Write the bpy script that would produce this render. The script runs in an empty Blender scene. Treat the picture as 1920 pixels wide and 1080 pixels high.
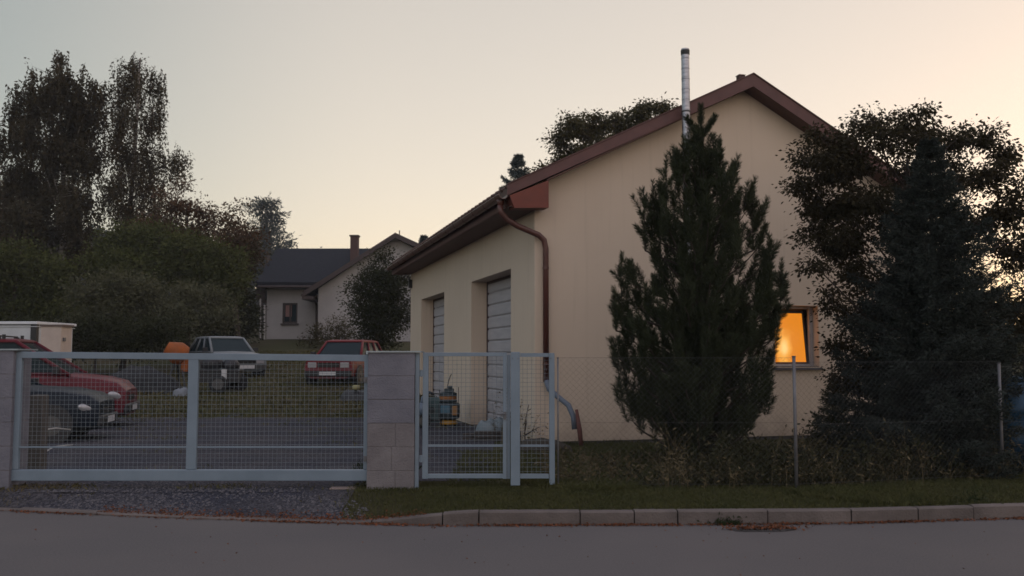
import bpy, math, random
import numpy as np
from mathutils import Vector, Matrix
S = bpy.context.scene
COL = S.collection
R = math.radians
# ------------------------------------------------------------------ camera, sky, sun, exposure
F, CH, PITCH = 1740.0, 1.5, math.atan(125/1740)
cam = bpy.data.cameras.new('camera'); co = bpy.data.objects.new('camera', cam); COL.objects.link(co); S.camera = co
cam.sensor_width = 36; cam.lens = 36*F/1920; cam.clip_end = 3000
co.location = (0, 0, CH); co.rotation_euler = (math.pi/2+PITCH, 0, 0)
cam.dof.use_dof = True; cam.dof.focus_distance = 14.0; cam.dof.aperture_fstop = 2.8
SUN_EL, SUN_ROT = R(3), R(50)
W = bpy.data.worlds.new('World'); S.world = W; W.use_nodes = True
nt = W.node_tree; bg = nt.nodes['Background']
sky = nt.nodes.new('ShaderNodeTexSky'); sky.sky_type = 'NISHITA'; sky.sun_disc = False
sky.sun_elevation = SUN_EL; sky.sun_rotation = SUN_ROT; sky.altitude = 300; sky.air_density = 1; sky.dust_density = 1; sky.ozone_density = 1
gam = nt.nodes.new('ShaderNodeGamma'); gam.inputs[1].default_value = .35
nt.links.new(sky.outputs[0], gam.inputs[0])
tc = nt.nodes.new('ShaderNodeTexCoord'); sx = nt.nodes.new('ShaderNodeSeparateXYZ'); nt.links.new(tc.outputs['Generated'], sx.inputs[0])
mz = nt.nodes.new('ShaderNodeMapRange'); nt.links.new(sx.outputs[2], mz.inputs[0])
mz.inputs[1].default_value = 0; mz.inputs[2].default_value = .8; mz.inputs[3].default_value = 1.04; mz.inputs[4].default_value = .78
mx = nt.nodes.new('ShaderNodeMapRange'); nt.links.new(sx.outputs[0], mx.inputs[0]); mx.interpolation_type = 'SMOOTHSTEP'
mx.inputs[1].default_value = -.62; mx.inputs[2].default_value = -.12; mx.inputs[3].default_value = 0; mx.inputs[4].default_value = 1
mm = nt.nodes.new('ShaderNodeMath'); mm.operation = 'MULTIPLY'; nt.links.new(mz.outputs[0], mm.inputs[0])
hz = nt.nodes.new('ShaderNodeMapRange'); hz.interpolation_type = 'SMOOTHSTEP'; nt.links.new(sx.outputs[2], hz.inputs[0])  # extra sky brightness added overhead, out of view, to light wall and road
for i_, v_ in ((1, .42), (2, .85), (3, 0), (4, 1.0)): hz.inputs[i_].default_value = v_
hy = nt.nodes.new('ShaderNodeMapRange'); hy.interpolation_type = 'SMOOTHSTEP'; nt.links.new(sx.outputs[1], hy.inputs[0])  # same added fill from the unseen sky behind the camera
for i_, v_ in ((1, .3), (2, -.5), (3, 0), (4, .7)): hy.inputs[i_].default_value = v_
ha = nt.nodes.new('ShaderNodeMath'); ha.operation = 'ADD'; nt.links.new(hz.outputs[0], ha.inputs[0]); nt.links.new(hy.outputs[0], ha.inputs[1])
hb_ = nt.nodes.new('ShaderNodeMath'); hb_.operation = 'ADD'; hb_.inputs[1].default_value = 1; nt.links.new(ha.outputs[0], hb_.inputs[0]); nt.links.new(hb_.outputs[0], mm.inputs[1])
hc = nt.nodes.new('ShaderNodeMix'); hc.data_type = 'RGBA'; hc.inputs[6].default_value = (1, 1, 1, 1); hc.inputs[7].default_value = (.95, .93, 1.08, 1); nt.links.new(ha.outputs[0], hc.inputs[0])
lx = nt.nodes.new('ShaderNodeMix'); lx.data_type = 'RGBA'; lx.inputs[6].default_value = (.52, .64, .72, 1); lx.inputs[7].default_value = (1, 1, 1, 1); nt.links.new(mx.outputs[0], lx.inputs[0])
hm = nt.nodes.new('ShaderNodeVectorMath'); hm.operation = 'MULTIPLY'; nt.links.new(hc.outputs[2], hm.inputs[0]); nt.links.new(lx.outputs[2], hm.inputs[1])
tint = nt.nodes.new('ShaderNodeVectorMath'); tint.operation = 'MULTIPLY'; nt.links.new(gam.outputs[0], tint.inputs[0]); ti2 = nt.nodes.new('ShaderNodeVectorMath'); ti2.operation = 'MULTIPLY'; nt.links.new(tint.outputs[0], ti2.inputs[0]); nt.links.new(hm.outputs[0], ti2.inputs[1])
tint.inputs[1].default_value = (.762/.12, .636/.12, .550/.12)
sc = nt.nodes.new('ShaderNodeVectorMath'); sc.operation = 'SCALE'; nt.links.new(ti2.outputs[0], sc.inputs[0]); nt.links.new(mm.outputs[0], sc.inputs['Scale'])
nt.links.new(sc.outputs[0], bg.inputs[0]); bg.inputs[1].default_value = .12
sl = bpy.data.lights.new('sun', 'SUN'); so = bpy.data.objects.new('sun', sl); COL.objects.link(so)
sl.energy = .25; sl.angle = R(12); sl.color = (1, .72, .45)
so.rotation_euler = (R(90)-SUN_EL, 0, math.pi-SUN_ROT); so.location = (60, 50, 30)
S.view_settings.view_transform = 'Standard'; S.view_settings.look = 'None'; S.view_settings.exposure = 0; S.view_settings.gamma = 1
S.render.engine = 'CYCLES'
try:
    S.cycles.use_denoising = True; S.cycles.denoiser = 'OPENIMAGEDENOISE'
except Exception: pass
S.cycles.max_bounces = 6; S.cycles.transparent_max_bounces = 8; S.cycles.filter_width = 1.6
S.render.film_transparent = False
# ------------------------------------------------------------------ pixel of the 1920x1080 photo -> point
cP, sP = math.cos(PITCH), math.sin(PITCH)
def ray(px, py):
    dx, dz = (px-960)/F, -(py-540)/F
    return Vector((dx, cP-dz*sP, sP+dz*cP))
def P(px, py, Y):
    d = ray(px, py); t = Y/d.y; return Vector((d.x*t, Y, CH+d.z*t))
def Gd(px, py, z=0.0):
    d = ray(px, py); t = (z-CH)/d.z; return Vector((d.x*t, d.y*t, z))
def gz(x, y):                      # height of the ground behind the fence
    if y < 22.5: return 0.0
    h = .085*(min(y, 60)-22.5)
    if y > 60: h += .02*(y-60)
    k = max(0., min(1., (1.0-x*.6+ (y-22.5)*.25)/3.0))
    return h*k if y < 60 else h
# ------------------------------------------------------------------ materials
def mat(name, col, rough=.8, metal=0., col2=None, scale=5., bump=0., bscale=40., detail=4., spec=.3, stretch=None, contrast=(.35, .65), trans=0., emit=None, islands=0.):
    m = bpy.data.materials.new(name); m.use_nodes = True; n = m.node_tree; b = n.nodes['Principled BSDF']; L = n.links
    b.inputs['Roughness'].default_value = rough; b.inputs['Metallic'].default_value = metal
    b.inputs['Specular IOR Level'].default_value = spec
    b.inputs['Base Color'].default_value = (*col, 1)
    if col2 or bump:
        t = n.nodes.new('ShaderNodeTexCoord'); v = t.outputs['Object']
        if stretch:
            mp = n.nodes.new('ShaderNodeMapping'); mp.inputs['Scale'].default_value = stretch; L.new(v, mp.inputs[0]); v = mp.outputs[0]
    src = None
    if col2:
        nz = n.nodes.new('ShaderNodeTexNoise'); nz.inputs['Scale'].default_value = scale; nz.inputs['Detail'].default_value = detail; nz.inputs['Roughness'].default_value = .6
        L.new(v, nz.inputs['Vector'])
        mr = n.nodes.new('ShaderNodeMapRange'); mr.inputs[1].default_value = contrast[0]; mr.inputs[2].default_value = contrast[1]; L.new(nz.outputs[0], mr.inputs[0])
        f = mr.outputs[0]
        if islands:
            g = n.nodes.new('ShaderNodeNewGeometry')
            ms = n.nodes.new('ShaderNodeMix'); ms.data_type = 'FLOAT'; ms.inputs[0].default_value = islands
            L.new(f, ms.inputs[2]); L.new(g.outputs['Random Per Island'], ms.inputs[3]); f = ms.outputs[0]
        mi = n.nodes.new('ShaderNodeMix'); mi.data_type = 'RGBA'; mi.inputs[6].default_value = (*col, 1); mi.inputs[7].default_value = (*col2, 1)
        L.new(f, mi.inputs[0]); L.new(mi.outputs[2], b.inputs['Base Color']); src = mi.outputs[2]
    if bump:
        nb = n.nodes.new('ShaderNodeTexNoise'); nb.inputs['Scale'].default_value = bscale; nb.inputs['Detail'].default_value = 5
        L.new(v, nb.inputs['Vector'])
        bu = n.nodes.new('ShaderNodeBump'); bu.inputs['Strength'].default_value = bump; bu.inputs['Distance'].default_value = .02
        L.new(nb.outputs[0], bu.inputs['Height']); L.new(bu.outputs[0], b.inputs['Normal'])
    if trans:
        o = n.nodes['Material Output']; tr = n.nodes.new('ShaderNodeBsdfTranslucent'); tr.inputs[0].default_value = (*col, 1)
        if src: L.new(src, tr.inputs[0])
        mxs = n.nodes.new('ShaderNodeMixShader'); mxs.inputs[0].default_value = trans
        L.new(b.outputs[0], mxs.inputs[1]); L.new(tr.outputs[0], mxs.inputs[2]); L.new(mxs.outputs[0], o.inputs[0])
    return m
def leafm(name, a, b, scale=.6, trans=.15):
    return mat(name, a, .75, col2=b, scale=scale, trans=trans, islands=.45, spec=.08, contrast=(.3, .7))
M = {}
M['render_wall'] = mat('cream_render', (.525, .435, .352), .95, col2=(.48, .395, .318), scale=.55, bump=.25, bscale=90, spec=.1, detail=8, contrast=(.3, .75))
def wall_dirt(m):
    n = m.node_tree; L = n.links; b = n.nodes['Principled BSDF']; src = b.inputs['Base Color'].links[0].from_socket
    t = n.nodes.new('ShaderNodeTexCoord'); sp = n.nodes.new('ShaderNodeSeparateXYZ'); L.new(t.outputs['Object'], sp.inputs[0])
    nz = n.nodes.new('ShaderNodeTexNoise'); nz.inputs['Scale'].default_value = 4; nz.inputs['Detail'].default_value = 6; L.new(t.outputs['Object'], nz.inputs['Vector'])
    a = n.nodes.new('ShaderNodeMath'); a.operation = 'MULTIPLY_ADD'; a.inputs[1].default_value = -.9; L.new(nz.outputs[0], a.inputs[0]); L.new(sp.outputs[2], a.inputs[2])
    r = n.nodes.new('ShaderNodeMapRange'); r.inputs[1].default_value = -.45; r.inputs[2].default_value = .0; r.inputs[3].default_value = .5; r.inputs[4].default_value = 0; L.new(a.outputs[0], r.inputs[0])
    mp = n.nodes.new('ShaderNodeMapping'); mp.inputs['Scale'].default_value = (7, 7, .35); L.new(t.outputs['Object'], mp.inputs[0])
    n2 = n.nodes.new('ShaderNodeTexNoise'); n2.inputs['Scale'].default_value = 1.3; n2.inputs['Detail'].default_value = 5; L.new(mp.outputs[0], n2.inputs['Vector'])
    r2 = n.nodes.new('ShaderNodeMapRange'); r2.inputs[1].default_value = .55; r2.inputs[2].default_value = .8; r2.inputs[3].default_value = 0; r2.inputs[4].default_value = .22; L.new(n2.outputs[0], r2.inputs[0])
    ad = n.nodes.new('ShaderNodeMath'); ad.operation = 'MAXIMUM'; L.new(r.outputs[0], ad.inputs[0]); L.new(r2.outputs[0], ad.inputs[1])
    mi = n.nodes.new('ShaderNodeMix'); mi.data_type = 'RGBA'; L.new(src, mi.inputs[6]); mi.inputs[7].default_value = (.27, .22, .18, 1); L.new(ad.outputs[0], mi.inputs[0]); L.new(mi.outputs[2], b.inputs['Base Color'])
wall_dirt(M['render_wall'])
M['plinth'] = mat('plinth', (.10, .095, .10), .9, col2=(.06, .06, .062), scale=6, bump=.4)
M['roofmaroon'] = mat('maroon_metal', (.105, .050, .047), .6, col2=(.085, .042, .040), scale=4, spec=.3)
M['redbox'] = mat('red_brown_metal', (.15, .040, .028), .6, col2=(.12, .035, .025), scale=6)
M['soffit'] = mat('brown_soffit', (.115, .062, .05), .7, col2=(.085, .047, .04), scale=3, stretch=(1, 12, 1))
M['tile'] = mat('brown_roof_tile', (.09, .055, .045), .7, col2=(.06, .04, .035), scale=8, bump=.3)
M['gutter'] = mat('gutter_brown', (.10, .05, .042), .35, col2=(.075, .04, .035), scale=5, spec=.5)
M['pipe'] = mat('downpipe_brown', (.085, .030, .024), .4, col2=(.065, .026, .022), scale=4, spec=.45)
M['doorleaf'] = mat('garage_door_grey', (.36, .34, .36), .6, col2=(.31, .30, .32), scale=2, stretch=(1, 1, 6))
M['doorframe'] = mat('dark_door_frame', (.05, .03, .03), .6)
M['steelflue'] = mat('flue_steel', (.40, .40, .44), .42, 1., col2=(.24, .24, .27), scale=5, stretch=(1, 1, 4))
M['black'] = mat('black_metal', (.02, .02, .022), .5)
M['gate'] = mat('grey_blue_gate_paint', (.15, .195, .245), .45, col2=(.12, .16, .205), scale=2.2, spec=.35, detail=6)
M['galv'] = mat('galvanised_wire', (.17, .20, .225), .5, .3)
M['chain'] = mat('weathered_wire', (.075, .075, .08), .6, .3)
M['galvpost'] = mat('galvanised_post', (.13, .13, .14), .55, .3, col2=(.09, .09, .10), scale=6)
M['concrete'] = mat('concrete_block', (.150, .148, .175), .95, col2=(.11, .11, .135), scale=3.2, bump=.5, bscale=60, detail=8)
M['concrete2'] = mat('pale_concrete_block', (.165, .153, .162), .95, col2=(.12, .11, .118), scale=3.5, bump=.5, bscale=60, detail=8)
M['cap'] = mat('sheet_metal_cap', (.24, .28, .31), .4, .3)
M['kerb'] = mat('kerb_stone', (.125, .105, .10), .95, col2=(.08, .068, .065), scale=2.5, bump=.5, bscale=50, detail=8)
M['slab'] = mat('pinkish_slab', (.22, .17, .16), .95, col2=(.15, .12, .11), scale=6, bump=.4)
M['leaf_litter'] = mat('fallen_leaf', (.17, .06, .03), .9, col2=(.07, .035, .02), scale=3, islands=.8, spec=.1)
M['glass'] = mat('dark_glass', (.012, .022, .027), .15, spec=.07)
M['whiteframe'] = mat('white_plastic', (.42, .39, .38), .5, col2=(.36, .34, .34), scale=5)
M['darkframe'] = mat('dark_window_frame', (.05, .04, .04), .5)
M['sill'] = mat('sill_metal', (.075, .07, .08), .4)
M['tyre'] = mat('tyre_rubber', (.015, .015, .016), .85)
M['rim'] = mat('wheel_rim', (.07, .07, .072), .45, .5)
M['plastic'] = mat('black_plastic', (.02, .02, .022), .6)
M['platew'] = mat('plate_white', (.45, .45, .46), .6, col2=(.38, .38, .4), scale=20)
M['lamp'] = mat('headlamp_glass', (.30, .30, .32), .2, .2, spec=.5)
M['bark'] = mat('bark', (.055, .042, .035), .95, col2=(.03, .024, .02), scale=4, stretch=(3, 3, .6), bump=.6, bscale=20)
M['birchbark'] = mat('birch_bark', (.16, .145, .13), .9, col2=(.03, .026, .024), scale=3, stretch=(1, 1, 3), contrast=(.45, .6))
M['bgwall'] = mat('pale_render', (.33, .315, .315), .95, col2=(.27, .26, .26), scale=.7, bump=.1)
M['bgroof'] = mat('slate_grey_roof', (.022, .024, .031), .9, spec=.1, col2=(.015, .017, .022), scale=2.5, stretch=(2, 6, 6), bump=.4, bscale=8)
M['bgtrim'] = mat('dark_brown_trim', (.055, .042, .042), .8)
M['brickchim'] = mat('brick_chimney', (.075, .045, .042), .9, col2=(.08, .05, .045), scale=6)
def ground_mat(name, base, c2, c3, s1, s2, bump, bs, cell=0):
    m = bpy.data.materials.new(name); m.use_nodes = True; n = m.node_tree; b = n.nodes['Principled BSDF']; L = n.links
    b.inputs['Roughness'].default_value = .95; b.inputs['Specular IOR Level'].default_value = .1
    t = n.nodes.new('ShaderNodeTexCoord')
    a = n.nodes.new('ShaderNodeTexNoise'); a.inputs['Scale'].default_value = s1; a.inputs['Detail'].default_value = 6; L.new(t.outputs['Object'], a.inputs['Vector'])
    c = n.nodes.new('ShaderNodeTexNoise'); c.inputs['Scale'].default_value = s2; c.inputs['Detail'].default_value = 8; c.inputs['Roughness'].default_value = .75; L.new(t.outputs['Object'], c.inputs['Vector'])
    r1 = n.nodes.new('ShaderNodeMapRange'); r1.inputs[1].default_value = .38; r1.inputs[2].default_value = .62; L.new(a.outputs[0], r1.inputs[0])
    r2 = n.nodes.new('ShaderNodeMapRange'); r2.inputs[1].default_value = .42; r2.inputs[2].default_value = .66; L.new(c.outputs[0], r2.inputs[0])
    m1 = n.nodes.new('ShaderNodeMix'); m1.data_type = 'RGBA'; m1.inputs[6].default_value = (*base, 1); m1.inputs[7].default_value = (*c2, 1); L.new(r1.outputs[0], m1.inputs[0])
    m2 = n.nodes.new('ShaderNodeMix'); m2.data_type = 'RGBA'; m2.inputs[7].default_value = (*c3, 1); L.new(m1.outputs[2], m2.inputs[6])
    L.new(r2.outputs[0], m2.inputs[0]); out = m2.outputs[2]
    h = c.outputs[0]
    if cell:
        v = n.nodes.new('ShaderNodeTexVoronoi'); v.inputs['Scale'].default_value = cell; L.new(t.outputs['Object'], v.inputs['Vector'])
        bw = n.nodes.new('ShaderNodeRGBToBW'); L.new(v.outputs['Color'], bw.inputs[0])
        r3 = n.nodes.new('ShaderNodeMapRange'); r3.inputs[3].default_value = .45; r3.inputs[4].default_value = 1.75; L.new(bw.outputs[0], r3.inputs[0])
        m3 = n.nodes.new('ShaderNodeVectorMath'); m3.operation = 'SCALE'; L.new(out, m3.inputs[0]); L.new(r3.outputs[0], m3.inputs['Scale']); out = m3.outputs[0]
        h = v.outputs['Distance']
    L.new(out, b.inputs['Base Color'])
    bu = n.nodes.new('ShaderNodeBump'); bu.inputs['Strength'].default_value = bump; bu.inputs['Distance'].default_value = bs; L.new(h, bu.inputs['Height']); L.new(bu.outputs[0], b.inputs['Normal'])
    return m
M['asphalt'] = ground_mat('asphalt', (.098, .090, .090), (.080, .076, .079), (.120, .111, .111), .45, 60, .5, .01)
M['soil'] = ground_mat('soil_and_turf', (.040, .040, .018), (.065, .050, .032), (.030, .034, .014), .35, 12, .6, .04)
M['gravel'] = ground_mat('gravel', (.040, .041, .054), (.066, .062, .068), (.026, .027, .038), .8, 16, .9, .03, cell=48)
M['turf'] = ground_mat('verge_soil', (.034, .036, .016), (.05, .042, .024), (.02, .022, .011), 1.2, 30, .6, .02)
# ------------------------------------------------------------------ mesh tools
def tag(o, label=None, cat=None, group=None, kind=None):
    if label: o['label'] = label
    if cat: o['category'] = cat
    if group: o['group'] = group
    if kind: o['kind'] = kind
    return o
def empty(name, loc, rz=0, label=None, cat=None, group=None):
    o = bpy.data.objects.new(name, None); COL.objects.link(o); o.location = loc; o.rotation_euler = (0, 0, rz); o.empty_display_size = .2
    return tag(o, label, cat, group)
def link(name, me, m, parent=None, smooth=False, off=None):
    o = bpy.data.objects.new(name, me); COL.objects.link(o)
    if m: me.materials.append(m)
    if off is not None: me.transform(Matrix.Translation(-Vector(off)))
    if smooth: me.polygons.foreach_set('use_smooth', [True]*len(me.polygons))
    if parent: o.parent = parent
    elif off is not None: o.location = off
    return o
class MB:
    def __init__(s): s.v = []; s.f = []
    def poly(s, pts):
        i = len(s.v); s.v += [tuple(p) for p in pts]; s.f.append(tuple(range(i, i+len(pts)))); return s
    def box(s, x0, x1, y0, y1, z0, z1):
        i = len(s.v)
        s.v += [(x, y, z) for z in (z0, z1) for (x, y) in ((x0, y0), (x1, y0), (x1, y1), (x0, y1))]
        s.f += [tuple(i+k for k in q) for q in ((3, 2, 1, 0), (4, 5, 6, 7), (0, 1, 5, 4), (1, 2, 6, 5), (2, 3, 7, 6), (3, 0, 4, 7))]
        return s
    def prism(s, pts, vec):            # polygon extruded along a vector
        vec = Vector(vec); n = len(pts); i = len(s.v)
        s.v += [tuple(p) for p in pts] + [tuple(Vector(p)+vec) for p in pts]
        s.f.append(tuple(range(i+n-1, i-1, -1))); s.f.append(tuple(range(i+n, i+2*n)))
        for k in range(n): s.f.append((i+k, i+(k+1) % n, i+n+(k+1) % n, i+n+k))
        return s
    def tube(s, pts, rad, n=8, cap=True):
        pts = [Vector(p) for p in pts]; rs = rad if isinstance(rad, (list, tuple)) else [rad]*len(pts)
        base = len(s.v); up = None
        for k, p in enumerate(pts):
            d = (pts[min(k+1, len(pts)-1)]-pts[max(k-1, 0)]).normalized()
            if up is None: up = Vector((0, 0, 1)) if abs(d.z) < .9 else Vector((1, 0, 0))
            a = d.cross(up).normalized(); b = d.cross(a).normalized(); up = -b if False else up
            for j in range(n):
                t = 2*math.pi*j/n; s.v.append(tuple(p+(a*math.cos(t)+b*math.sin(t))*rs[k]))
        for k in range(len(pts)-1):
            for j in range(n):
                q = base+k*n; s.f.append((q+j, q+(j+1) % n, q+n+(j+1) % n, q+n+j))
        if cap:
            s.f.append(tuple(range(base+n-1, base-1, -1))); e = base+(len(pts)-1)*n; s.f.append(tuple(range(e, e+n)))
        return s
    def bar(s, a, b, w, d=None):       # rectangular bar between two points
        return s.tube([a, b], w, 4 if d is None else d)
    def lathe(s, prof, c=(0, 0, 0), n=20, axis='z'):
        base = len(s.v)
        for r, h in prof:
            for j in range(n):
                t = 2*math.pi*j/n; a, b = r*math.cos(t), r*math.sin(t)
                s.v.append((c[0]+a, c[1]+b, c[2]+h) if axis == 'z' else (c[0]+a, c[1]+h, c[2]+b) if axis == 'y' else (c[0]+h, c[1]+a, c[2]+b))
        for k in range(len(prof)-1):
            for j in range(n):
                q = base+k*n; s.f.append((q+j, q+(j+1) % n, q+n+(j+1) % n, q+n+j))
        s.f.append(tuple(range(base+n-1, base-1, -1))); e = base+(len(prof)-1)*n; s.f.append(tuple(range(e, e+n)))
        return s
    def build(s, name, m, parent=None, smooth=False, bevel=0, off=None):
        me = bpy.data.meshes.new(name); me.from_pydata(s.v, [], s.f); me.update()
        o = link(name, me, m, parent, smooth, off)
        if bevel:
            bv = o.modifiers.new('bevel', 'BEVEL'); bv.width = bevel; bv.segments = 2; bv.limit_method = 'ANGLE'
        return o
def quads(name, V, m, parent=None, off=(0, 0, 0), tri=False):   # V: (N,4,3) or (N,3,3) array
    k = V.shape[1]; N = V.shape[0]; V = V.reshape(-1, 3)-np.array(off)
    me = bpy.data.meshes.new(name); me.vertices.add(N*k); me.vertices.foreach_set('co', V.astype(np.float32).ravel())
    me.loops.add(N*k); me.loops.foreach_set('vertex_index', np.arange(N*k, dtype=np.int32))
    me.polygons.add(N); me.polygons.foreach_set('loop_start', np.arange(0, N*k, k, dtype=np.int32))
    me.update(calc_edges=True)
    return link(name, me, m, parent)
def unit(a): return a/(np.linalg.norm(a, axis=-1, keepdims=True)+1e-9)
def leaf_arr(rng, C, D, size, width=.5, jit=.35):              # diamond leaves at C pointing along D
    N = len(C); s = size*(1+jit*(rng.random(N)*2-1)); D = unit(D)
    n = unit(np.cross(D, rng.normal(size=(N, 3)))); s = s[:, None]
    mid = C+D*s*.45
    bend = np.cross(D, n)*s*.08
    return np.stack([C, mid+n*s*width*.5+bend, C+D*s, mid-n*s*width*.5+bend], 1)
# ------------------------------------------------------------------ ground, road, kerb
EDGE = [(-700, 925), (-300, 942), (0, 958), (350, 973), (700, 983), (830, 986), (1000, 985), (1300, 984), (1560, 982), (1920, 972), (2300, 955), (2900, 925)]
RZ = -.134
EP = [Gd(x, y, RZ) for x, y in EDGE]
EX = np.array([p.x for p in EP]); EY = np.array([p.y for p in EP])
def ke(x): return float(np.interp(x, EX, EY))
def kerb_top(x):                    # the kerb is dropped along the driveway
    a, b = P(640, 980, 9.1).x, P(900, 980, 9.1).x
    t = max(0, min(1, (x-a)/(b-a))); t = t*t*(3-2*t); return -.112+t*.107
KX = sorted(set([float(v) for v in np.linspace(EX[0], EX[-1], 160)]))
road = MB()
for i in range(len(KX)-1):
    for (d0, d1) in ((0, 1.2), (1.2, 4), (4, 9), (9, 60)):
        road.poly([(KX[i], ke(KX[i])-d1, RZ), (KX[i+1], ke(KX[i+1])-d1, RZ), (KX[i+1], ke(KX[i+1])-d0+(.1 if d0 == 0 else 0), RZ), (KX[i], ke(KX[i])-d0+(.1 if d0 == 0 else 0), RZ)])
x0, x1 = KX[0], KX[-1]
road.poly([(-120, -60, RZ), (x0, -60, RZ), (x0, ke(x0), RZ), (-120, ke(x0)+3, RZ)]); road.poly([(x1, -60, RZ), (120, -60, RZ), (120, ke(x1)+3, RZ), (x1, ke(x1), RZ)])
tag(road.build('road', M['asphalt']), kind='structure')
kb = MB(); joints = [Gd(x, 985, RZ).x for x in (-610, -420, -235, -50, 130, 318, 508, 695, 830, 898, 1088, 1190, 1272, 1443, 1605, 1740, 1855, 2010, 2190, 2380, 2560)]
rk = random.Random(4)
for a, b in zip(joints[:-1], joints[1:]):
    a += .006; b -= .006; n = 6; dz = rk.uniform(-.006, .006); dy = rk.uniform(-.008, .008)
    for k in range(n):
        u, v = a+(b-a)*k/n, a+(b-a)*(k+1)/n
        p = []
        for x in (u, v):
            y = ke(x)+dy; t = kerb_top(x)+dz
            p.append([(x, y, RZ-.1), (x, y, t-.012), (x, y+.014, t), (x, y+.12, t), (x, y+.12, RZ-.1)])
        i = len(kb.v); kb.v += p[0]+p[1]
        for j in range(4): kb.f.append((i+j, i+5+j, i+6+j, i+1+j))
        if k == 0: kb.f.append((i, i+1, i+2, i+3, i+4))
        if k == n-1: kb.f.append((i+9, i+8, i+7, i+6, i+5))
tag(kb.build('kerb', M['kerb']), kind='structure')
XD0, XD1 = EX[0], P(655, 900, 10.0).x                 # driveway opening
FY = 10.55                                                          # fence line
def fz(x, y):                                                       # front strip height
    d = (y-ke(x)-.1)/(FY-.3-ke(x)); d = max(0, min(1, d)); t0 = kerb_top(x)-.012; return t0*(1-d)+0*d
def strip(name, xs, m, dz, kind, yfun, rows=8):
    g = MB(); ys = [[yfun(x, k/rows) for k in range(rows+1)] for x in xs]
    for a in xs: pass
    for i, x in enumerate(xs):
        for k in range(rows+1): g.v.append((x, ys[i][k], fz(x, ys[i][k])+dz if ys[i][k] < FY-.3 else gz(x, ys[i][k])+dz))
    for i in range(len(xs)-1):
        for k in range(rows):
            q = i*(rows+1)+k; g.f.append((q, q+rows+1, q+rows+2, q+1))
    return tag(g.build(name, m), kind=kind)
xs = [float(v) for v in np.linspace(EX[0], EX[-1], 120)]
gd = MB(); gxs = [-400, -200, -100, -60, -40, -30, -24, -18, -14, -11, -9, -7, -5.5, -4, -3, -2, -1, 0, 1, 2, 3.5, 5, 7, 9, 12, 16, 24, 40, 70, 120, 300]
gys = [-300, -90, -61, -60.5, 6.0, 7.0, FY-.45, FY, 14, 18, 22.5, 24, 26, 28, 31, 34, 38, 42, 46, 50, 55, 60, 80, 120, 250, 900]
for x in gxs:
    for y in gys: gd.v.append((x, y, -.30 if y < FY-.4 else gz(x, y)-.006))
for i in range(len(gxs)-1):
    for k in range(len(gys)-1):
        q = i*len(gys)+k; gd.f.append((q, q+len(gys), q+len(gys)+1, q+1))
tag(gd.build('ground', M['soil']), kind='structure')
strip('verge', [x for x in xs if x > XD1-.5] and list(np.linspace(XD1-.1, EX[-1], 90)), M['turf'], 0.0, 'structure', lambda x, t: ke(x)+.105+t*(FY+.6-ke(x)-.105))
dx = [float(v) for v in np.linspace(XD0, XD1, 40)]
strip('driveway', dx, M['gravel'], .006, 'structure', lambda x, t: ke(x)+.11+t*(FY+.75-ke(x)-.11) )
yard = MB(); YX = np.linspace(-11, .0, 23); YR = random.Random(3)
yend = [22.6+YR.uniform(-.5, .5) for _ in YX]
for i, x in enumerate(YX):
    for k in range(9):
        y = FY+.62+(yend[i]-FY-.62)*k/8; xe_ = min(-.3, .3-.275*(y-15.5)); xx = -11+(x+11)*(xe_+11)/11; yard.v.append((xx, y, gz(xx, y)+.004))
for i in range(22):
    for k in range(8):
        q = i*9+k; yard.f.append((q, q+9, q+10, q+1))
tag(yard.build('gravel_yard', M['gravel']), kind='structure')
# ------------------------------------------------------------------ main house (local x along gable, y into depth)
C0 = Vector((.38, 15.54, 0)); RH = R(15.38)
H = empty('house', C0, RH, 'cream rendered gabled house with maroon roof edge, two garage doors and one lit window', 'house')
def hw(x, y, z=0):
    c, s = math.cos(RH), math.sin(RH); return Vector((C0.x+x*c-y*s, C0.y+x*s+y*c, z))
RX, RZT, SL, SR, HW, HL = 3.98, 6.47, .49, .55, 7.3, 13.0
def rt(x): return RZT-(RX-x)*SL if x < RX else RZT-(x-RX)*SR
TH = .165
def wt(x): return rt(x)-TH+.01
wx0, wx1, wz0, wz1 = 4.52, 5.42, 1.28, 2.39
w = MB()
def gq(pts): w.poly([(x, 0, z) for x, z in pts])
gq([(0, .05), (wx0, .05), (wx0, wt(wx0)), (RX, wt(RX)), (0, wt(0))])
gq([(wx0, .05), (wx1, .05), (wx1, wz0), (wx0, wz0)]); gq([(wx0, wz1), (wx1, wz1), (wx1, wt(wx1)), (wx0, wt(wx0))])
gq([(wx1, .05), (HW, .05), (HW, wt(HW)), (wx1, wt(wx1))])
D = .24
w.poly([(wx0, 0, wz0), (wx0, D, wz0), (wx0, D, wz1), (wx0, 0, wz1)]); w.poly([(wx1, 0, wz0), (wx1, 0, wz1), (wx1, D, wz1), (wx1, D, wz0)])
w.poly([(wx0, 0, wz1), (wx0, D, wz1), (wx1, D, wz1), (wx1, 0, wz1)]); w.poly([(wx0, 0, wz0), (wx1, 0, wz0), (wx1, D, wz0), (wx0, D, wz0)])
doors = [(1.51, 4.76, 3.08), (7.79, 11.12, 3.06)]
def lq(y0, y1, z0, z1): w.poly([(0, y0, z0), (0, y0, z1), (0, y1, z1), (0, y1, z0)])
TW = wt(0); DD = .4
lq(0, 1.51, .0, TW); lq(4.76, 7.79, 0, TW); lq(11.12, HL, 0, TW)
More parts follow.
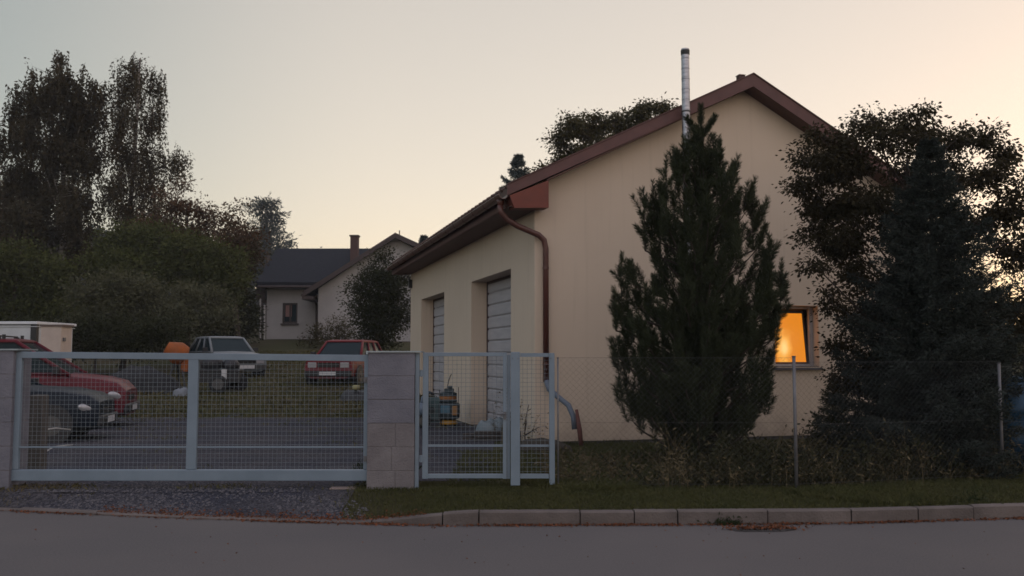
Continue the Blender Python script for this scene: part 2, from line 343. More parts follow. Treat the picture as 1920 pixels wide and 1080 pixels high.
for y0, y1, zt in doors:
    lq(y0, y1, zt, TW)
    w.poly([(0, y1, 0), (0, y1, zt), (DD, y1, zt), (DD, y1, 0)]); w.poly([(0, y0, 0), (DD, y0, 0), (DD, y0, zt), (0, y0, zt)]); w.poly([(0, y0, zt), (DD, y0, zt), (DD, y1, zt), (0, y1, zt)])
w.poly([(HW, 0, 0), (HW, HL, 0), (HW, HL, wt(HW)), (HW, 0, wt(HW))]); w.poly([(0, HL, 0), (0, HL, TW), (RX, HL, wt(RX)), (HW, HL, wt(HW)), (HW, HL, 0)])
w.build('wall', M['render_wall'], H)
pl = MB().box(.02, HW-.02, .02, .4, -.4, .05); pl.box(.02, .3, .4, HL, -.4, 0); pl.build('plinth', M['plinth'], H)
for y0, y1, zt in doors:
    d = MB(); n = 12
    for k in range(n):
        za = zt*k/n; zb = zt*(k+1)/n-.012; d.prism([(DD-.02, y0+.06, za), (DD-.045, y0+.06, za+.03), (DD-.045, y0+.06, zb-.02), (DD-.02, y0+.06, zb)], (0, y1-y0-.12, 0))
    d.box(DD-.015, DD+.03, y0, y1, 0, zt)
    dd = d.build('garage_door', M['doorleaf'], H)
    f = MB().box(DD-.06, DD-.02, y1-.055, y1-.002, 0, zt-.002).box(DD-.06, DD-.02, y0+.002, y0+.055, 0, zt-.002).box(DD-.058, DD-.022, y0+.06, y1-.06, zt-.06, zt-.003)
    f.build('door_frame', M['doorframe'], dd)
# roof
OY, EL_, ER = .35, .55, .6
r = MB(); yA, yB = -OY, HL+.4
def slab(mb, xa, xb, za, zb, y0, y1, th):
    mb.prism([(xa, y0, za), (xb, y0, zb), (xb, y0, zb-th), (xa, y0, za-th)], (0, y1-y0, 0))
slab(r, -EL_, RX, rt(-EL_), RZT, yA+.03, yB, TH-.02); slab(r, RX, HW+ER, RZT, rt(HW+ER), yA+.03, yB, TH-.02)
rf = r.build('roof', M['tile'], H)
tl = MB()                                   # corrugated tile courses seen at the eave
for k in range(44):
    y = yA+.1+k*.307
    tl.tube([(-EL_-.03, y, rt(-EL_)+.0), (RX-.05, y, RZT+.0)], .035, 6)
tl.build('roof_tiles', M['tile'], rf)
sf = MB()                                   # soffit boards under the verges and eave
slab(sf, .12, RX, rt(.12)-TH-.004, RZT-TH-.004, yA+.02, -.002, .02); slab(sf, RX, HW+ER-.02, RZT-TH-.004, rt(HW+ER)-TH-.004, yA+.02, -.002, .02)
sf.box(-EL_+.05, -.003, yA+.06, HL+.3, 3.93, 3.95)
sf.build('soffit', M['soffit'], H)
vb = MB()
vb.prism([(-EL_-.02, yA, rt(-EL_)+.03), (RX, yA, RZT+.035), (RX, yA, RZT-TH-.028), (-EL_-.02, yA, rt(-EL_)-TH+.02)], (0, .028, 0))
vb.prism([(RX+.001, yA, RZT+.035), (HW+ER, yA, rt(HW+ER)+.035), (HW+ER, yA, rt(HW+ER)-TH-.03), (RX+.001, yA, RZT-TH-.03)], (0, .028, 0))
vb.prism([(-EL_-.02, yA-.02, rt(-EL_)+.035), (RX, yA-.02, RZT+.04), (RX, yA-.02, RZT+.055), (-EL_-.02, yA-.02, rt(-EL_)+.05)], (0, .14, 0))
vb.prism([(RX, yA-.02, RZT+.04), (HW+ER, yA-.02, rt(HW+ER)+.04), (HW+ER, yA-.02, rt(HW+ER)+.055), (RX, yA-.02, RZT+.055)], (0, .14, 0))
vb.build('verge_board', M['roofmaroon'], H)
bx = MB().prism([(-EL_+.1, yA-.004, 3.9), (.14, yA-.004, 3.93), (.14, yA-.004, rt(.14)-TH-.035), (-EL_+.02, yA-.004, rt(-EL_)-TH+.02)], (0, .3, 0))
bx.build('eave_box', M['redbox'], H)
fb = MB().box(-EL_+.02, -EL_+.05, yA+.3, HL+.35, 3.94, rt(-EL_)-.02); fb.build('fascia_board', M['roofmaroon'], H)
gt = MB(); n = 8; gx, gzz, gr = -EL_-.08, 4.12, .075
ring = [(gx+gr*math.cos(math.pi+math.pi*k/n), gzz+gr*math.sin(math.pi+math.pi*k/n)) for k in range(n+1)]
inner = [(gx+(gr-.008)*math.cos(math.pi+math.pi*k/n), gzz+(gr-.008)*math.sin(math.pi+math.pi*k/n)) for k in range(n, -1, -1)]
gt.prism([(a, yA+.02, b) for a, b in ring+inner], (0, HL+.6, 0))
gt.tube([(gx-gr, yA+.02, gzz), (gx-gr, HL+.62, gzz)], .011, 6)
gu = gt.build('gutter', M['gutter'], H)
for k in range(16):
    y = yA+.3+k*.85; hk = MB().tube([(gx-gr-.008, y, gzz+.01), (gx-gr*.7, y, gzz-gr*.75), (gx, y, gzz-gr-.008), (gx+gr*.8, y, gzz-gr*.6), (gx+gr+.02, y, gzz+.03)], .009, 4); hk.build('gutter_bracket', M['gutter'], gu)
dp = MB()
dp.lathe([(.03, -.14), (.045, -.13), (.06, -.04), (.07, 0)], (gx+.005, -.12, gzz-.06), 12)
dp.tube([(gx, -.12, gzz-.15), (gx+.01, -.12, 3.86), (gx+.12, -.11, 3.74), (gx+.3, -.10, 3.64), (.05, -.09, 3.50), (.14, -.085, 3.42), (.17, -.085, 3.28), (.17, -.085, 1.05)], .05, 12)
dpo = dp.build('downpipe', M['pipe'], H, True)
for z in (2.95, 1.35): cl = MB(); cl.lathe([(.056, -.02), (.056, .02)], (.17, -.085, z), 12); cl.box(.155, .185, -.05, .0, z-.01, z+.01); cl.build('pipe_clamp', M['pipe'], dpo)
# window with tilted sash
wf = MB().box(wx0+.002, wx0+.05, D-.06, D-.002, wz0+.002, wz1-.002).box(wx1-.075, wx1-.002, D-.06, D-.002, wz0+.002, wz1-.002).box(wx0+.05, wx1-.075, D-.06, D-.002, wz1-.05, wz1-.002).box(wx0+.05, wx1-.075, D-.06, D-.002, wz0+.002, wz0+.05)
wo = wf.build('window', M['whiteframe'], H)
def tiltpt(x, z, o=0): return (x, D-.05+o+(z-wz0)*.13, z)
ts = MB(); sa, sb, sc0, sc1 = wx0+.055, wx1-.085, wz0+.055, wz1-.075
for (xa, xb, za, zb) in ((sa, sa+.045, sc0, sc1), (sb-.045, sb, sc0, sc1), (sa+.045, sb-.045, sc1-.05, sc1), (sa+.045, sb-.045, sc0, sc0+.03)):
    q = [tiltpt(xa, za), tiltpt(xb, za), tiltpt(xb, zb), tiltpt(xa, zb)]; ts.prism(q, (0, .05, 0))
ts.build('sash', M['darkframe'], wo)
gl = bpy.data.materials.new('lit_window_pane'); gl.use_nodes = True; n_ = gl.node_tree; b_ = n_.nodes['Principled BSDF']; L_ = n_.links
t_ = n_.nodes.new('ShaderNodeTexCoord'); nz_ = n_.nodes.new('ShaderNodeTexNoise'); nz_.inputs['Scale'].default_value = 2.6; nz_.inputs['Detail'].default_value = 1.5; L_.new(t_.outputs['Object'], nz_.inputs['Vector'])
vd = n_.nodes.new('ShaderNodeVectorMath'); vd.operation = 'SUBTRACT'; L_.new(t_.outputs['Object'], vd.inputs[0]); vd.inputs[1].default_value = (4.86, D, 1.60)
ve = n_.nodes.new('ShaderNodeVectorMath'); ve.operation = 'MULTIPLY'; ve.inputs[1].default_value = (2.3, 0, .85); L_.new(vd.outputs[0], ve.inputs[0])
vl = n_.nodes.new('ShaderNodeVectorMath'); vl.operation = 'LENGTH'; L_.new(ve.outputs[0], vl.inputs[0])
ma = n_.nodes.new('ShaderNodeMath'); ma.operation = 'MULTIPLY_ADD'; ma.inputs[1].default_value = 1.1; L_.new(nz_.outputs[0], ma.inputs[0]); L_.new(vl.outputs['Value'], ma.inputs[2])
cr = n_.nodes.new('ShaderNodeValToRGB'); L_.new(ma.outputs[0], cr.inputs[0]); e = cr.color_ramp.elements
e[0].position = .58; e[0].color = (.97, .62, .21, 1); e[1].position = 1.15 if False else 1.0; e[1].color = (.72, .22, .012, 1)
e2 = cr.color_ramp.elements.new(.78); e2.color = (.90, .40, .06, 1)
L_.new(cr.outputs[0], b_.inputs['Emission Color']); b_.inputs['Emission Strength'].default_value = 1.05; b_.inputs['Base Color'].default_value = (.05, .03, .02, 1); b_.inputs['Roughness'].default_value = .15
MB().prism([tiltpt(sa+.045, sc0+.03, .02), tiltpt(sb-.045, sc0+.03, .02), tiltpt(sb-.045, sc1-.05, .02), tiltpt(sa+.045, sc1-.05, .02)], (0, .008, 0)).build('lit_pane', gl, wo)
MB().box(wx0+.05, wx1-.075, D+.16, D+.18, wz0, wz1).build('window_blind', mat('room_behind_sash', (.35, .2, .1), .9), wo)
MB().box(wx0-.04, wx1+.04, -.05, -.003, wz0-.055, wz0-.015).box(wx0+.003, wx1-.003, -.003, D-.06, wz0+.002, wz0+.012).build('window_sill', M['sill'], wo)
# flue
fx, fy = 2.57, -.52
fl = MB(); prof = []
for k in range(38):
    z = .0+k*.18; prof += [(.070, z), (.070, z+.165), (.074, z+.17), (.074, z+.176)]
fl.lathe(prof[:-2], (fx, fy, -.05), 20)
flo = fl.build('flue_pipe', M['steelflue'], H, False)
MB().lathe([(.076, 0), (.078, .06), (.078, .08), (.06, .085)], (fx, fy, 6.67), 20).build('flue_cap', M['black'], flo)
MB().lathe([(.079, 0), (.079, .022)], (fx, fy, 5.66), 20).box(fx-.012, fx+.012, fy+.07, -.36, 5.66, 5.68).build('flue_bracket', M['black'], flo)
MB().box(RX-.19, RX-.08, -.2, -.08, rt(RX-.14), RZT+.045).box(RX-.20, RX-.07, -.21, -.07, RZT+.045, RZT+.055).build('ridge_vent', M['brickchim'], H)
MB().box(-.1, -.002, HL-.3, HL-.12, 3.5, 3.75).tube([(-.05, HL-.2, 3.75), (-.2, HL-.3, 3.9), (-.3, HL-.4, 3.7)], .02, 6).build('wall_lamp', M['black'], H)
# grey drain hose from the downpipe
hs = MB().tube([hw(.17, -.1, 1.07), hw(.2, -.16, .93), hw(.33, -.35, .78), hw(.42, -.5, .68), hw(.47, -.6, .5), hw(.48, -.62, .3)], .045, 10)
tag(hs.build('drain_hose', mat('blue_grey_hose', (.095, .115, .15), .6), None, True, off=hw(.4, -.5, 0)), 'blue grey drain hose bending down from the house downpipe beside the fence', 'hose')
bo = MB().tube([hw(.55, -.75, 0), hw(.53, -.72, .3), hw(.5, -.66, .62)], [.035, .04, .025], 8)
tag(bo.build('wooden_stake', mat('reddish_stake', (.09, .035, .03), .8), None, True, off=hw(.55, -.75, 0)), 'short reddish stake leaning by the drain hose at the house corner', 'stake')
# ------------------------------------------------------------------ gate and fence
def fr(px0, px1, py0, py1, y0=FY, y1=FY+.05):
    a = P(px0, py0, FY); b = P(px1, py1, FY); return (min(a.x, b.x), max(a.x, b.x), y0, y1, min(a.z, b.z), max(a.z, b.z))
def wire(x0, x1, z0, z1, y, sp=.05, rr=.0017):
    m = MB(); x = x0+sp*.6
    while x < x1: m.tube([(x, y, z0), (x, y, z1)], rr, 4, False); x += sp
    z = z0+sp*.5
    while z < z1: m.tube([(x0, y+.004, z), (x1, y+.004, z)], rr, 4, False); z += sp
    return m
g = P(355, 902, FY); GA = empty('sliding_gate', (g.x, FY, 0), 0, 'wide grey blue sliding gate of welded wire mesh across the gravel driveway', 'gate')
gof = (g.x, FY, 0)
m = MB().box(*fr(20, 33, 671, 880.5)).box(*fr(683, 691, 677, 880.5))
a, b = P(20, 659, FY), P(691, 665.5, FY); th = .073
m.prism([(a.x, FY-.002, a.z-th), (b.x, FY-.002, b.z-th), (b.x, FY-.002, b.z), (a.x, FY-.002, a.z)], (0, .055, 0))
m.build('gate_frame', M['gate'], GA, bevel=.004, off=gof)
MB().box(*fr(18, 691, 881, 901.5, FY-.01, FY+.07)).build('bottom_beam', M['gate'], GA, bevel=.006, off=gof)
MB().box(*fr(353, 367, 674, 880.5, FY+.001, FY+.049)).build('centre_upright', M['gate'], GA, bevel=.004, off=gof)
MB().box(*fr(33.5, 352.5, 837, 840, FY+.01, FY+.03)).box(*fr(367.5, 682.5, 837, 840, FY+.01, FY+.03)).build('thin_rail', M['gate'], GA, off=gof)
q = fr(33, 352.7, 672, 880.5); wire(q[0], q[1], q[4], q[5]-.01, FY+.034).build('wire_mesh', M['galv'], GA, off=gof)
q = fr(367.3, 683, 675, 880.5); wire(q[0], q[1], q[4], q[5]-.02, FY+.034).build('wire_mesh', M['galv'], GA, off=gof)
for v_ in (712, 860):
    q = P(687, v_, FY); MB().box(q.x-.03, q.x+.028, FY-.016, FY-.003, q.z-.03, q.z+.03).lathe([(.007, -.024), (.007, -.016)], (q.x, FY, q.z), 6, 'y').build('catch_plate', M['galvpost'], GA, off=gof)
# pillars
def pillar(name, px0, px1, pyt, pyb, label, steel=None, mixed=True, depth=.4):
    a = P(px0, pyt, FY-.06); b = P(px1, pyb, FY-.06); cx = (a.x+b.x)/2
    E_ = empty(name, (cx, FY, 0), 0, label, 'pillar'); of = (cx, FY, 0)
    top = a.z; n = 6; hh = (top+.06)/n; lo = MB(); hi = MB(); rr = random.Random(int(px1)); lo.box(a.x+.006, b.x-.006, FY-.054, FY-.06+depth-.006, -.2, top-.001)
    for k in range(n):
        z0 = -.06+hh*k+.003; z1 = z0+hh-.006; tgt = lo if (k < 3 and mixed) else hi; j = rr.uniform(-.003, .003)
        if k in (1, 2, 0) and mixed:
            xm = a.x+(b.x-a.x)*(.52 if k % 2 else .6)
            tgt.box(a.x+.0, xm-.003, FY-.06+j, FY-.06+depth, z0, z1); tgt.box(xm+.003, b.x, FY-.06-j, FY-.06+depth+.001, z0, z1)
        else: tgt.box(a.x+j, b.x+j, FY-.06+j, FY-.06+depth, z0, z1)
    lo.build('block_course', M['concrete2'], E_, bevel=.004, off=of); hi.build('block_course', M['concrete'], E_, bevel=.004, off=of)
    MB().box(a.x-.02, b.x+(.07 if steel else .06), FY-.08, FY-.04+depth, top+.0015, top+.018).box(a.x-.02, a.x+.0, FY-.08, FY+.02, top-.02, top+.0015).build('metal_cap', M['cap'], E_, off=of)
    if steel: MB().box(b.x+.003, b.x+.048, FY-.03, FY+.03, -.05, top-.002).build('steel_post', M['gate'], E_, bevel=.003, off=of)
    return E_
pillar('gate_pillar', 690, 776, 661, 912, 'grey concrete block pillar with metal cap between sliding gate and pedestrian gate', True)
pillar('gate_pillar', -60, 16, 657, 914, 'concrete pillar at the left end of the sliding gate', None, False)
# pedestrian gate
g = P(870, 900, FY); of = (g.x, FY, 0); PG = empty('pedestrian_gate', of, 0, 'narrow grey blue pedestrian gate with wire mesh beside the block pillar', 'gate')
MB().box(*fr(793, 802, 661, 898)).box(*fr(943, 950, 661, 898)).box(*fr(802.2, 942.8, 661, 668)).box(*fr(802.2, 942.8, 889, 897)).build('gate_frame', M['gate'], PG, bevel=.003, off=of)
MB().box(*fr(802.5, 942.5, 834, 838, FY+.01, FY+.035)).build('middle_rail', M['gate'], PG, off=of)
q = fr(802, 943, 668, 889); wire(q[0], q[1], q[4], q[5], FY+.038).build('wire_mesh', M['galv'], PG, off=of)
MB().box(*fr(950.6, 956.4, 665, 898, FY+.02, FY+.045)).build('stop_strip', M['gate'], PG, off=of)
q = fr(944, 949, 772, 786, FY-.02, FY-.002); MB().box(*q).tube([(q[0]+.015, FY-.02, q[4]+.06), (q[0]+.015, FY-.06, q[4]+.06), (q[0]-.08, FY-.06, q[4]+.06)], .008, 6).build('handle', M['galvpost'], PG, off=of)
for v_ in (700, 860):
    q = P(792, v_, FY); MB().box(q.x-.035, q.x+.012, FY-.012, FY+.02, q.z-.035, q.z+.035).lathe([(.009, -.04), (.009, .04)], (q.x-.012, FY-.014, q.z), 8).build('hinge', M['gate'], PG, off=of)
g = P(1000, 900, FY); of = (g.x, FY, 0); FP = empty('fence_panel', of, 0, 'short fixed grey blue mesh panel between two square posts right of the pedestrian gate', 'fence')
MB().box(*fr(957.5, 975, 660, 910, FY-.02, FY+.08)).build('post', M['gate'], FP, bevel=.004, off=of)
MB().box(*fr(1029.5, 1040.5, 662, 909, FY-.01, FY+.06)).build('post', M['gate'], FP, bevel=.004, off=of)
for q_ in (fr(975.3, 1029.2, 662, 669), fr(975.3, 1029.2, 889, 897), fr(975.3, 1029.2, 834, 838, FY+.01, FY+.035)): MB().box(*q_).build('rail', M['gate'], FP, off=of)
q = fr(975.3, 1029.2, 669, 889); wire(q[0], q[1], q[4], q[5], FY+.03).build('wire_mesh', M['galv'], FP, off=of)
for (u, v) in ((961, 672), (971, 672), (1033, 672), (1033, 900)):
    p = P(u, v, FY); MB().lathe([(.006, -.008), (.006, 0)], (p.x, FY-.02 if u < 1000 else FY-.01, p.z), 6, 'y').build('bolt', M['galvpost'], FP, off=of)
sb_ = MB(); q = fr(800, 1048, 902, 918, FY-.16, FY+.25); sb_.box(q[0], q[1], FY-.14, FY+.25, -.08, -.012); q = fr(848, 935, 905, 912)
tag(sb_.build('threshold_slab', M['slab'], bevel=.01), 'low pinkish concrete threshold under the pedestrian gate', 'slab')
sb_ = MB(); q = fr(620, 668, 902, 912); sb_.box(q[0], q[1], FY-.1, FY+.05, -.05, .018)
tag(sb_.build('paving_stone', M['slab'], bevel=.012, off=((q[0]+q[1])/2, FY, 0)), 'flat pale stone lying at the foot of the sliding gate by the pillar', 'stone')
# chain link fence
xa, xb, xc, xd = P(1046, 700, FY).x, P(1488, 700, FY).x, 5.96, 9.2
YC, YE = 11.4, 12.6
base = (xb, FY, 0); CF = empty('chain_link_fence', base, 0, 'chain link fence with thin metal posts in front of the pine and spruce', 'fence')
segs = [((xa, FY), (xb, FY), 1.47), ((xb, FY), (xc, YC), 1.42), ((xc, YC), (xd, YE), 1.36)]
for (x, y), top, rr in (((xa, FY), 1.46, .010), ((xb, FY-.02), 1.475, .019), ((xc, YC), 1.39, .019), ((xd, YE), 1.38, .019)):
    MB().tube([(x, y, -.12), (x, y, top)], rr, 10).tube([(x, y, top), (x, y, top+.012)], rr*1.25, 10).build('post', M['galvpost'], CF, True, off=base)
cm = MB()
for (ax, ay), (bx_, by), h in segs:
    Ls = math.hypot(bx_-ax, by-ay); ux, uy = (bx_-ax)/Ls, (by-ay)/Ls; sp = .07; k = -h
    while k < Ls:
        for sgn in (1, -1):
            pts = []
            t0 = max(0, -k); t1 = min(h, Ls-k)
            if t1 > t0+.02:
                u0, u1 = k+t0, k+t1; z0_, z1_ = (t0, t1) if sgn == 1 else (h-t0, h-t1)
                cm.tube([(ax+ux*u0, ay+uy*u0, z0_), (ax+ux*u1, ay+uy*u1, z1_)], .0007, 3, False)
        k += sp
    for z in (.05, h*.5, h-.005): cm.tube([(ax, ay, z), (bx_, by, z)], .0011, 4, False)
cm.build('wire_mesh', M['chain'], CF, off=base)
# wooden stub behind the gate
p = P(67, 900, 11.6); tag(MB().box(p.x-.085, p.x+.085, 11.52, 11.7, -.1, 1.0).build('wooden_post', mat('weathered_timber', (.075, .065, .06), .9, col2=(.05, .045, .04), scale=6, stretch=(4, 4, .5)), bevel=.015, off=(p.x, 11.6, 0)), 'weathered grey timber post standing just behind the sliding gate', 'post')
hp = MB(); p0 = P(80, 840, 12.2)
hp.tube([P(80, 845, 12.4), P(76, 822, 12.5), P(82, 806, 12.6), P(105, 803, 13), P(132, 806, 13.4)], .012, 6)
hp.tube([P(84, 848, 12.4), P(100, 838, 12.7), P(136, 834, 13.2)], .010, 6)
tag(hp.build('bent_tubing', mat('pale_tube', (.3, .3, .3), .5), None, True, off=(p0.x, 12.5, 0)), 'pale bent metal tubing lying on the gravel behind the gate', 'tubing')
# ------------------------------------------------------------------ storm drain, pebbles, fallen leaves
SDp = Gd(1425, 994, RZ)
sd = empty('storm_drain', (SDp.x, SDp.y, RZ), 0, 'dark sunken storm drain at the kerb filled with orange leaves', 'drain')
mb = MB(); nn = 28
ring = [((.30+.03*math.sin(3*t+1)+.02*math.sin(7*t))*math.cos(t), (.10+.008*math.sin(5*t))*math.sin(t)) for t in [2*math.pi*k/nn for k in range(nn)]]
mb.v += [(a, b, .004) for a, b in ring]+[(a*.8, b*.75, .010) for a, b in ring]+[(a*.2, b*.2, .006) for a, b in ring]
for k in range(nn):
    for q_ in (0, nn): mb.f.append((q_+k, q_+(k+1) % nn, q_+nn+(k+1) % nn, q_+nn+k))
mb.f.append(tuple(range(2*nn, 3*nn)))
mb.build('broken_rim', mat('drain_mud', (.02, .019, .019), .6, col2=(.032, .028, .027), scale=20), sd)
gr_ = MB()
for k in range(8): gr_.box(-.2+k*.05, -.175+k*.05, -.06, .05, .010, .018)
gr_.build('grate', M['black'], sd)
rng = np.random.default_rng(5)
N = 9000; X = rng.uniform(P(-150, 900, 10).x, P(700, 900, 10).x, N); T_ = rng.random(N)**1.2
keY = np.interp(X, EX, EY); Y = keY+.12+T_*(FY+1.2-keY); pat = np.sin(X*1.7+2)+np.sin(X*3.1+Y*4)+rng.normal(0, .8, N); k_ = pat > -.4; X, Y = X[k_], Y[k_]
Z = np.array([fz(x, y) if y < FY-.3 else .0 for x, y in zip(X, Y)])+.004
s = rng.uniform(.006, .02, len(X))*np.where(rng.random(len(X)) > .95, 1.7, 1)
def pebbles(X, Y, Z, s, name, m):
    n = len(X); base = np.array([[1, 0, 0], [.25, .95, 0], [-.85, .5, 0], [-.7, -.6, 0], [.35, -.9, 0], [0.1, 0, .75]])
    V = base[None]*(1+rng.uniform(-.3, .3, (n, 6, 1))); th = rng.uniform(0, 6.28, n); c, q = np.cos(th)[:, None], np.sin(th)[:, None]
    Vx = V[..., 0]*c-V[..., 1]*q; Vy = V[..., 0]*q+V[..., 1]*c; V = np.stack([Vx, Vy, V[..., 2]], -1)*s[:, None, None]+np.stack([X, Y, Z], -1)[:, None]
    tri = np.stack([V[:, [j, (j+1) % 5, 5]] for j in range(5)], 1).reshape(-1, 3, 3)
    return tag(quads(name, tri, m), kind='stuff')
pebbles(X, Y, Z, s, 'pebbles', mat('pebble', (.055, .054, .064), .85, col2=(.13, .12, .13), scale=30, islands=.0, contrast=(.45, .75)))
# leaf litter along the gutter
N = 5200; X = rng.uniform(-6, 6.6, N); keY = np.interp(X, EX, EY)
w1 = .4+.6*(np.sin(X*2.3)+np.sin(X*5.1+1) > .1); keep = rng.random(N) < w1*np.where(X < P(500, 900, 9).x, .35, 1); X, keY = X[keep], keY[keep]
Y = keY-np.abs(rng.normal(0, .035, len(X)))-.004
C = np.stack([X, Y, np.full(len(X), RZ+.005)+rng.random(len(X))*.012], -1)
L1 = leaf_arr(rng, C, np.stack([rng.normal(size=len(X)), rng.normal(size=len(X)), rng.normal(0, .12, len(X))], -1), .026, .65)
N = 420; X = rng.normal(SDp.x+.02, .17, N); Y = rng.normal(SDp.y+.03, .035, N); C = np.stack([X, Y, np.full(N, RZ+.02)], -1)
L2 = leaf_arr(rng, C, np.stack([rng.normal(size=N), rng.normal(size=N), rng.normal(0, .3, N)], -1), .03, .65)
N = 260; X = rng.uniform(-5, 6, N); Y = rng.uniform(7.0, 9.0, N); Y = np.minimum(Y, np.interp(X, EX, EY)-.05); C = np.stack([X, Y, np.full(N, RZ+.004)], -1)
L3 = leaf_arr(rng, C[:90], np.stack([rng.normal(size=90), rng.normal(size=90), rng.normal(0, .1, 90)], -1), .02, .6)
N = 1300; X = rng.uniform(P(150, 900, 9.3).x, P(800, 900, 9.3).x, N); keY = np.interp(X, EX, EY); Y = keY+.03+np.abs(rng.normal(0, .12, N)); C = np.stack([X, Y, np.array([fz(x, y) for x, y in zip(X, Y)])+.018], -1)
L4 = leaf_arr(rng, C, np.stack([rng.normal(size=N), rng.normal(size=N), rng.normal(0, .2, N)], -1), .024, .6)
tag(quads('fallen_leaves', np.concatenate([L1, L2, L3, L4]), M['leaf_litter']), kind='stuff')
# ------------------------------------------------------------------ grass and weeds
def blades(rng, X, Y, Z, h, w, lean):
    n = len(X); th = rng.uniform(0, 6.28, n); d = np.stack([np.cos(th), np.sin(th), np.zeros(n)], -1)
    b = np.stack([X, Y, Z], -1); side = np.stack([-d[:, 1], d[:, 0], np.zeros(n)], -1)*w[:, None]*.5
    up = np.array([0, 0, 1.]); ln = rng.normal(0, lean, n)[:, None]
    mid = b+up*h[:, None]*.55+d*h[:, None]*ln*.35; tip = b+up*h[:, None]*(1-.2*np.abs(ln))+d*h[:, None]*ln
    return np.stack([b-side, b+side, mid+side*.8, tip], 1)
G1 = mat('verge_grass', (.042, .047, .018), .8, col2=(.072, .070, .028), scale=1.6, islands=.35, spec=.1, trans=.15)
G2 = mat('yard_grass', (.050, .058, .020), .8, col2=(.095, .075, .038), scale=.8, islands=.35, spec=.1)
G3 = mat('dry_weed', (.040, .038, .020), .9, col2=(.14, .105, .062), scale=1.5, islands=.55, spec=.1, contrast=(.4, .7))
N = 75000; X = rng.uniform(P(640, 900, 10).x, 8.5, N); keY = np.interp(X, EX, EY); fyl = np.interp(X, [0, xb, xc, xd], [FY, FY, YC, YE]); Y = keY+.1+rng.random(N)*(fyl+.3-keY)
drv = (X < P(820, 900, 9.4).x); keep = ~drv | (rng.random(N) < np.clip((X-P(640, 900, 10).x)/1.0+(Y-9.6)*.5, 0, 1)); X, Y = X[keep], Y[keep]
Z = np.array([fz(x, y) if y < FY-.3 else 0 for x, y in zip(X, Y)])-.003
h = rng.uniform(.02, .055, len(X))*(1+.9*(np.sin(X*2.1)+np.sin(X*.9+Y*3) > 1.1))
tag(quads('verge_grass', blades(rng, X, Y, Z, h, np.full(len(X), .006), .5), G1), kind='stuff')
N = 9000; X = rng.uniform(-7.5, -1.7, N); keY = np.interp(X, EX, EY); Y = keY+.15+rng.random(N)*(FY-keY+.1)
kk = (rng.random(N) < np.clip((-4.75-X)*.9+np.sin(X*5+Y*3)*.3, 0, 1)*np.clip((Y-keY)*1.5, 0, 1)) | (rng.random(N) < .05*(np.sin(X*2.2)+np.sin(Y*4+X) > .6)) | ((rng.random(N) < .5) & (Y > FY-.12) & (np.sin(X*3.3) > .2))
X, Y = X[kk], Y[kk]
tag(quads('driveway_grass', blades(rng, X, Y, np.array([fz(x, y) if y < FY-.3 else 0 for x, y in zip(X, Y)]), rng.uniform(.02, .06, len(X)), np.full(len(X), .007), .6), G2), kind='stuff')
N = 5200; X = rng.uniform(-9, -.5, N); Y = 11.2+rng.random(N)*11.3; kk = (np.sin(X*1.9+Y*.8)+np.sin(Y*2.3-X*1.1)+(Y-17)*.16 > .9) & (X < .1-.275*np.maximum(0, Y-15.5)); X, Y = X[kk], Y[kk]
tag(quads('gravel_weeds', blades(rng, X, Y, np.zeros(len(X)), rng.uniform(.02, .08, len(X)), np.full(len(X), .012), .7), G2), kind='stuff')
N = 46000; X = rng.uniform(-12, 1, N); Y = 22+rng.random(N)**1.3*20; k_ = (X < -1.0-(Y-22)*.1); X, Y = X[k_], Y[k_]
Z = np.array([gz(x, y) for x, y in zip(X, Y)])-.01; pt = (np.sin(X*.9+Y*1.3)+np.sin(X*2.2-Y*.7))
tag(quads('yard_grass', blades(rng, X, Y, Z, rng.uniform(.04, .11, len(X))*(1+.5*(pt > .8)), np.full(len(X), .03), .6), G2), kind='stuff')
N = 16000; X = rng.uniform(.3, 4.0, N); Y = 10.9+rng.random(N)*5; k_ = (Y < 15.6+(X-.4)*.27); X, Y = X[k_], Y[k_]
tag(quads('rough_grass', blades(rng, X, Y, np.zeros(len(X))-.01, rng.uniform(.04, .11, len(X)), np.full(len(X), .008), .5), G1), kind='stuff')
N = 2600; X = rng.uniform(-.75, .4, N); Y = 10.9+rng.random(N)*3.5
tag(quads('yard_weeds', blades(rng, X, Y, np.zeros(len(X))-.01, rng.uniform(.04, .11, len(X)), np.full(len(X), .008), .5), G1), kind='stuff')
# tall dry weeds along the fence
stalks = []; lv = []
def weed(x, y, hgt, lean, w=.004, nl=10):
    p = np.array([x, y, 0.]); d = rng.normal(0, lean, 2); pts = [p]
    for k in range(1, 6): t = k/5; pts.append(p+np.array([d[0]*t*t*hgt, d[1]*t*t*hgt, hgt*t*(1-.12*t)]))
    ph = rng.uniform(0, 3.14); sd_ = np.array([math.cos(ph), math.sin(ph), 0])
    for k in range(5):
        ww = w*(1-.15*k); stalks.append(np.stack([pts[k]-sd_*ww, pts[k]+sd_*ww, pts[k+1]+sd_*ww*.85, pts[k+1]-sd_*ww*.85]))
    for j in range(nl):
        t = rng.uniform(.15, 1); q = np.array([np.interp(t*5, range(6), [a_[i] for a_ in pts]) for i in range(3)])
        lv.append((q, np.array([rng.normal(), rng.normal(), rng.normal(.2, .6)])))
for _ in range(640):
    x = rng.uniform(P(1240, 800, 10.8).x, 6.3); y = np.interp(x, [0, xb, xc, xd], [FY, FY, YC, YE])+rng.uniform(-.15, .8)
    dens = 1 if x < P(1420, 800, 10.8).x else .65
    if rng.random() < dens: weed(x, y, rng.uniform(.18, .62)*(.75+.35*math.sin(x*4.3)+.25*math.sin(x*11))*(1.6 if P(1320, 0, 10.8).x < x < P(1420, 0, 10.8).x else 1.15), .32, .0032, 5)
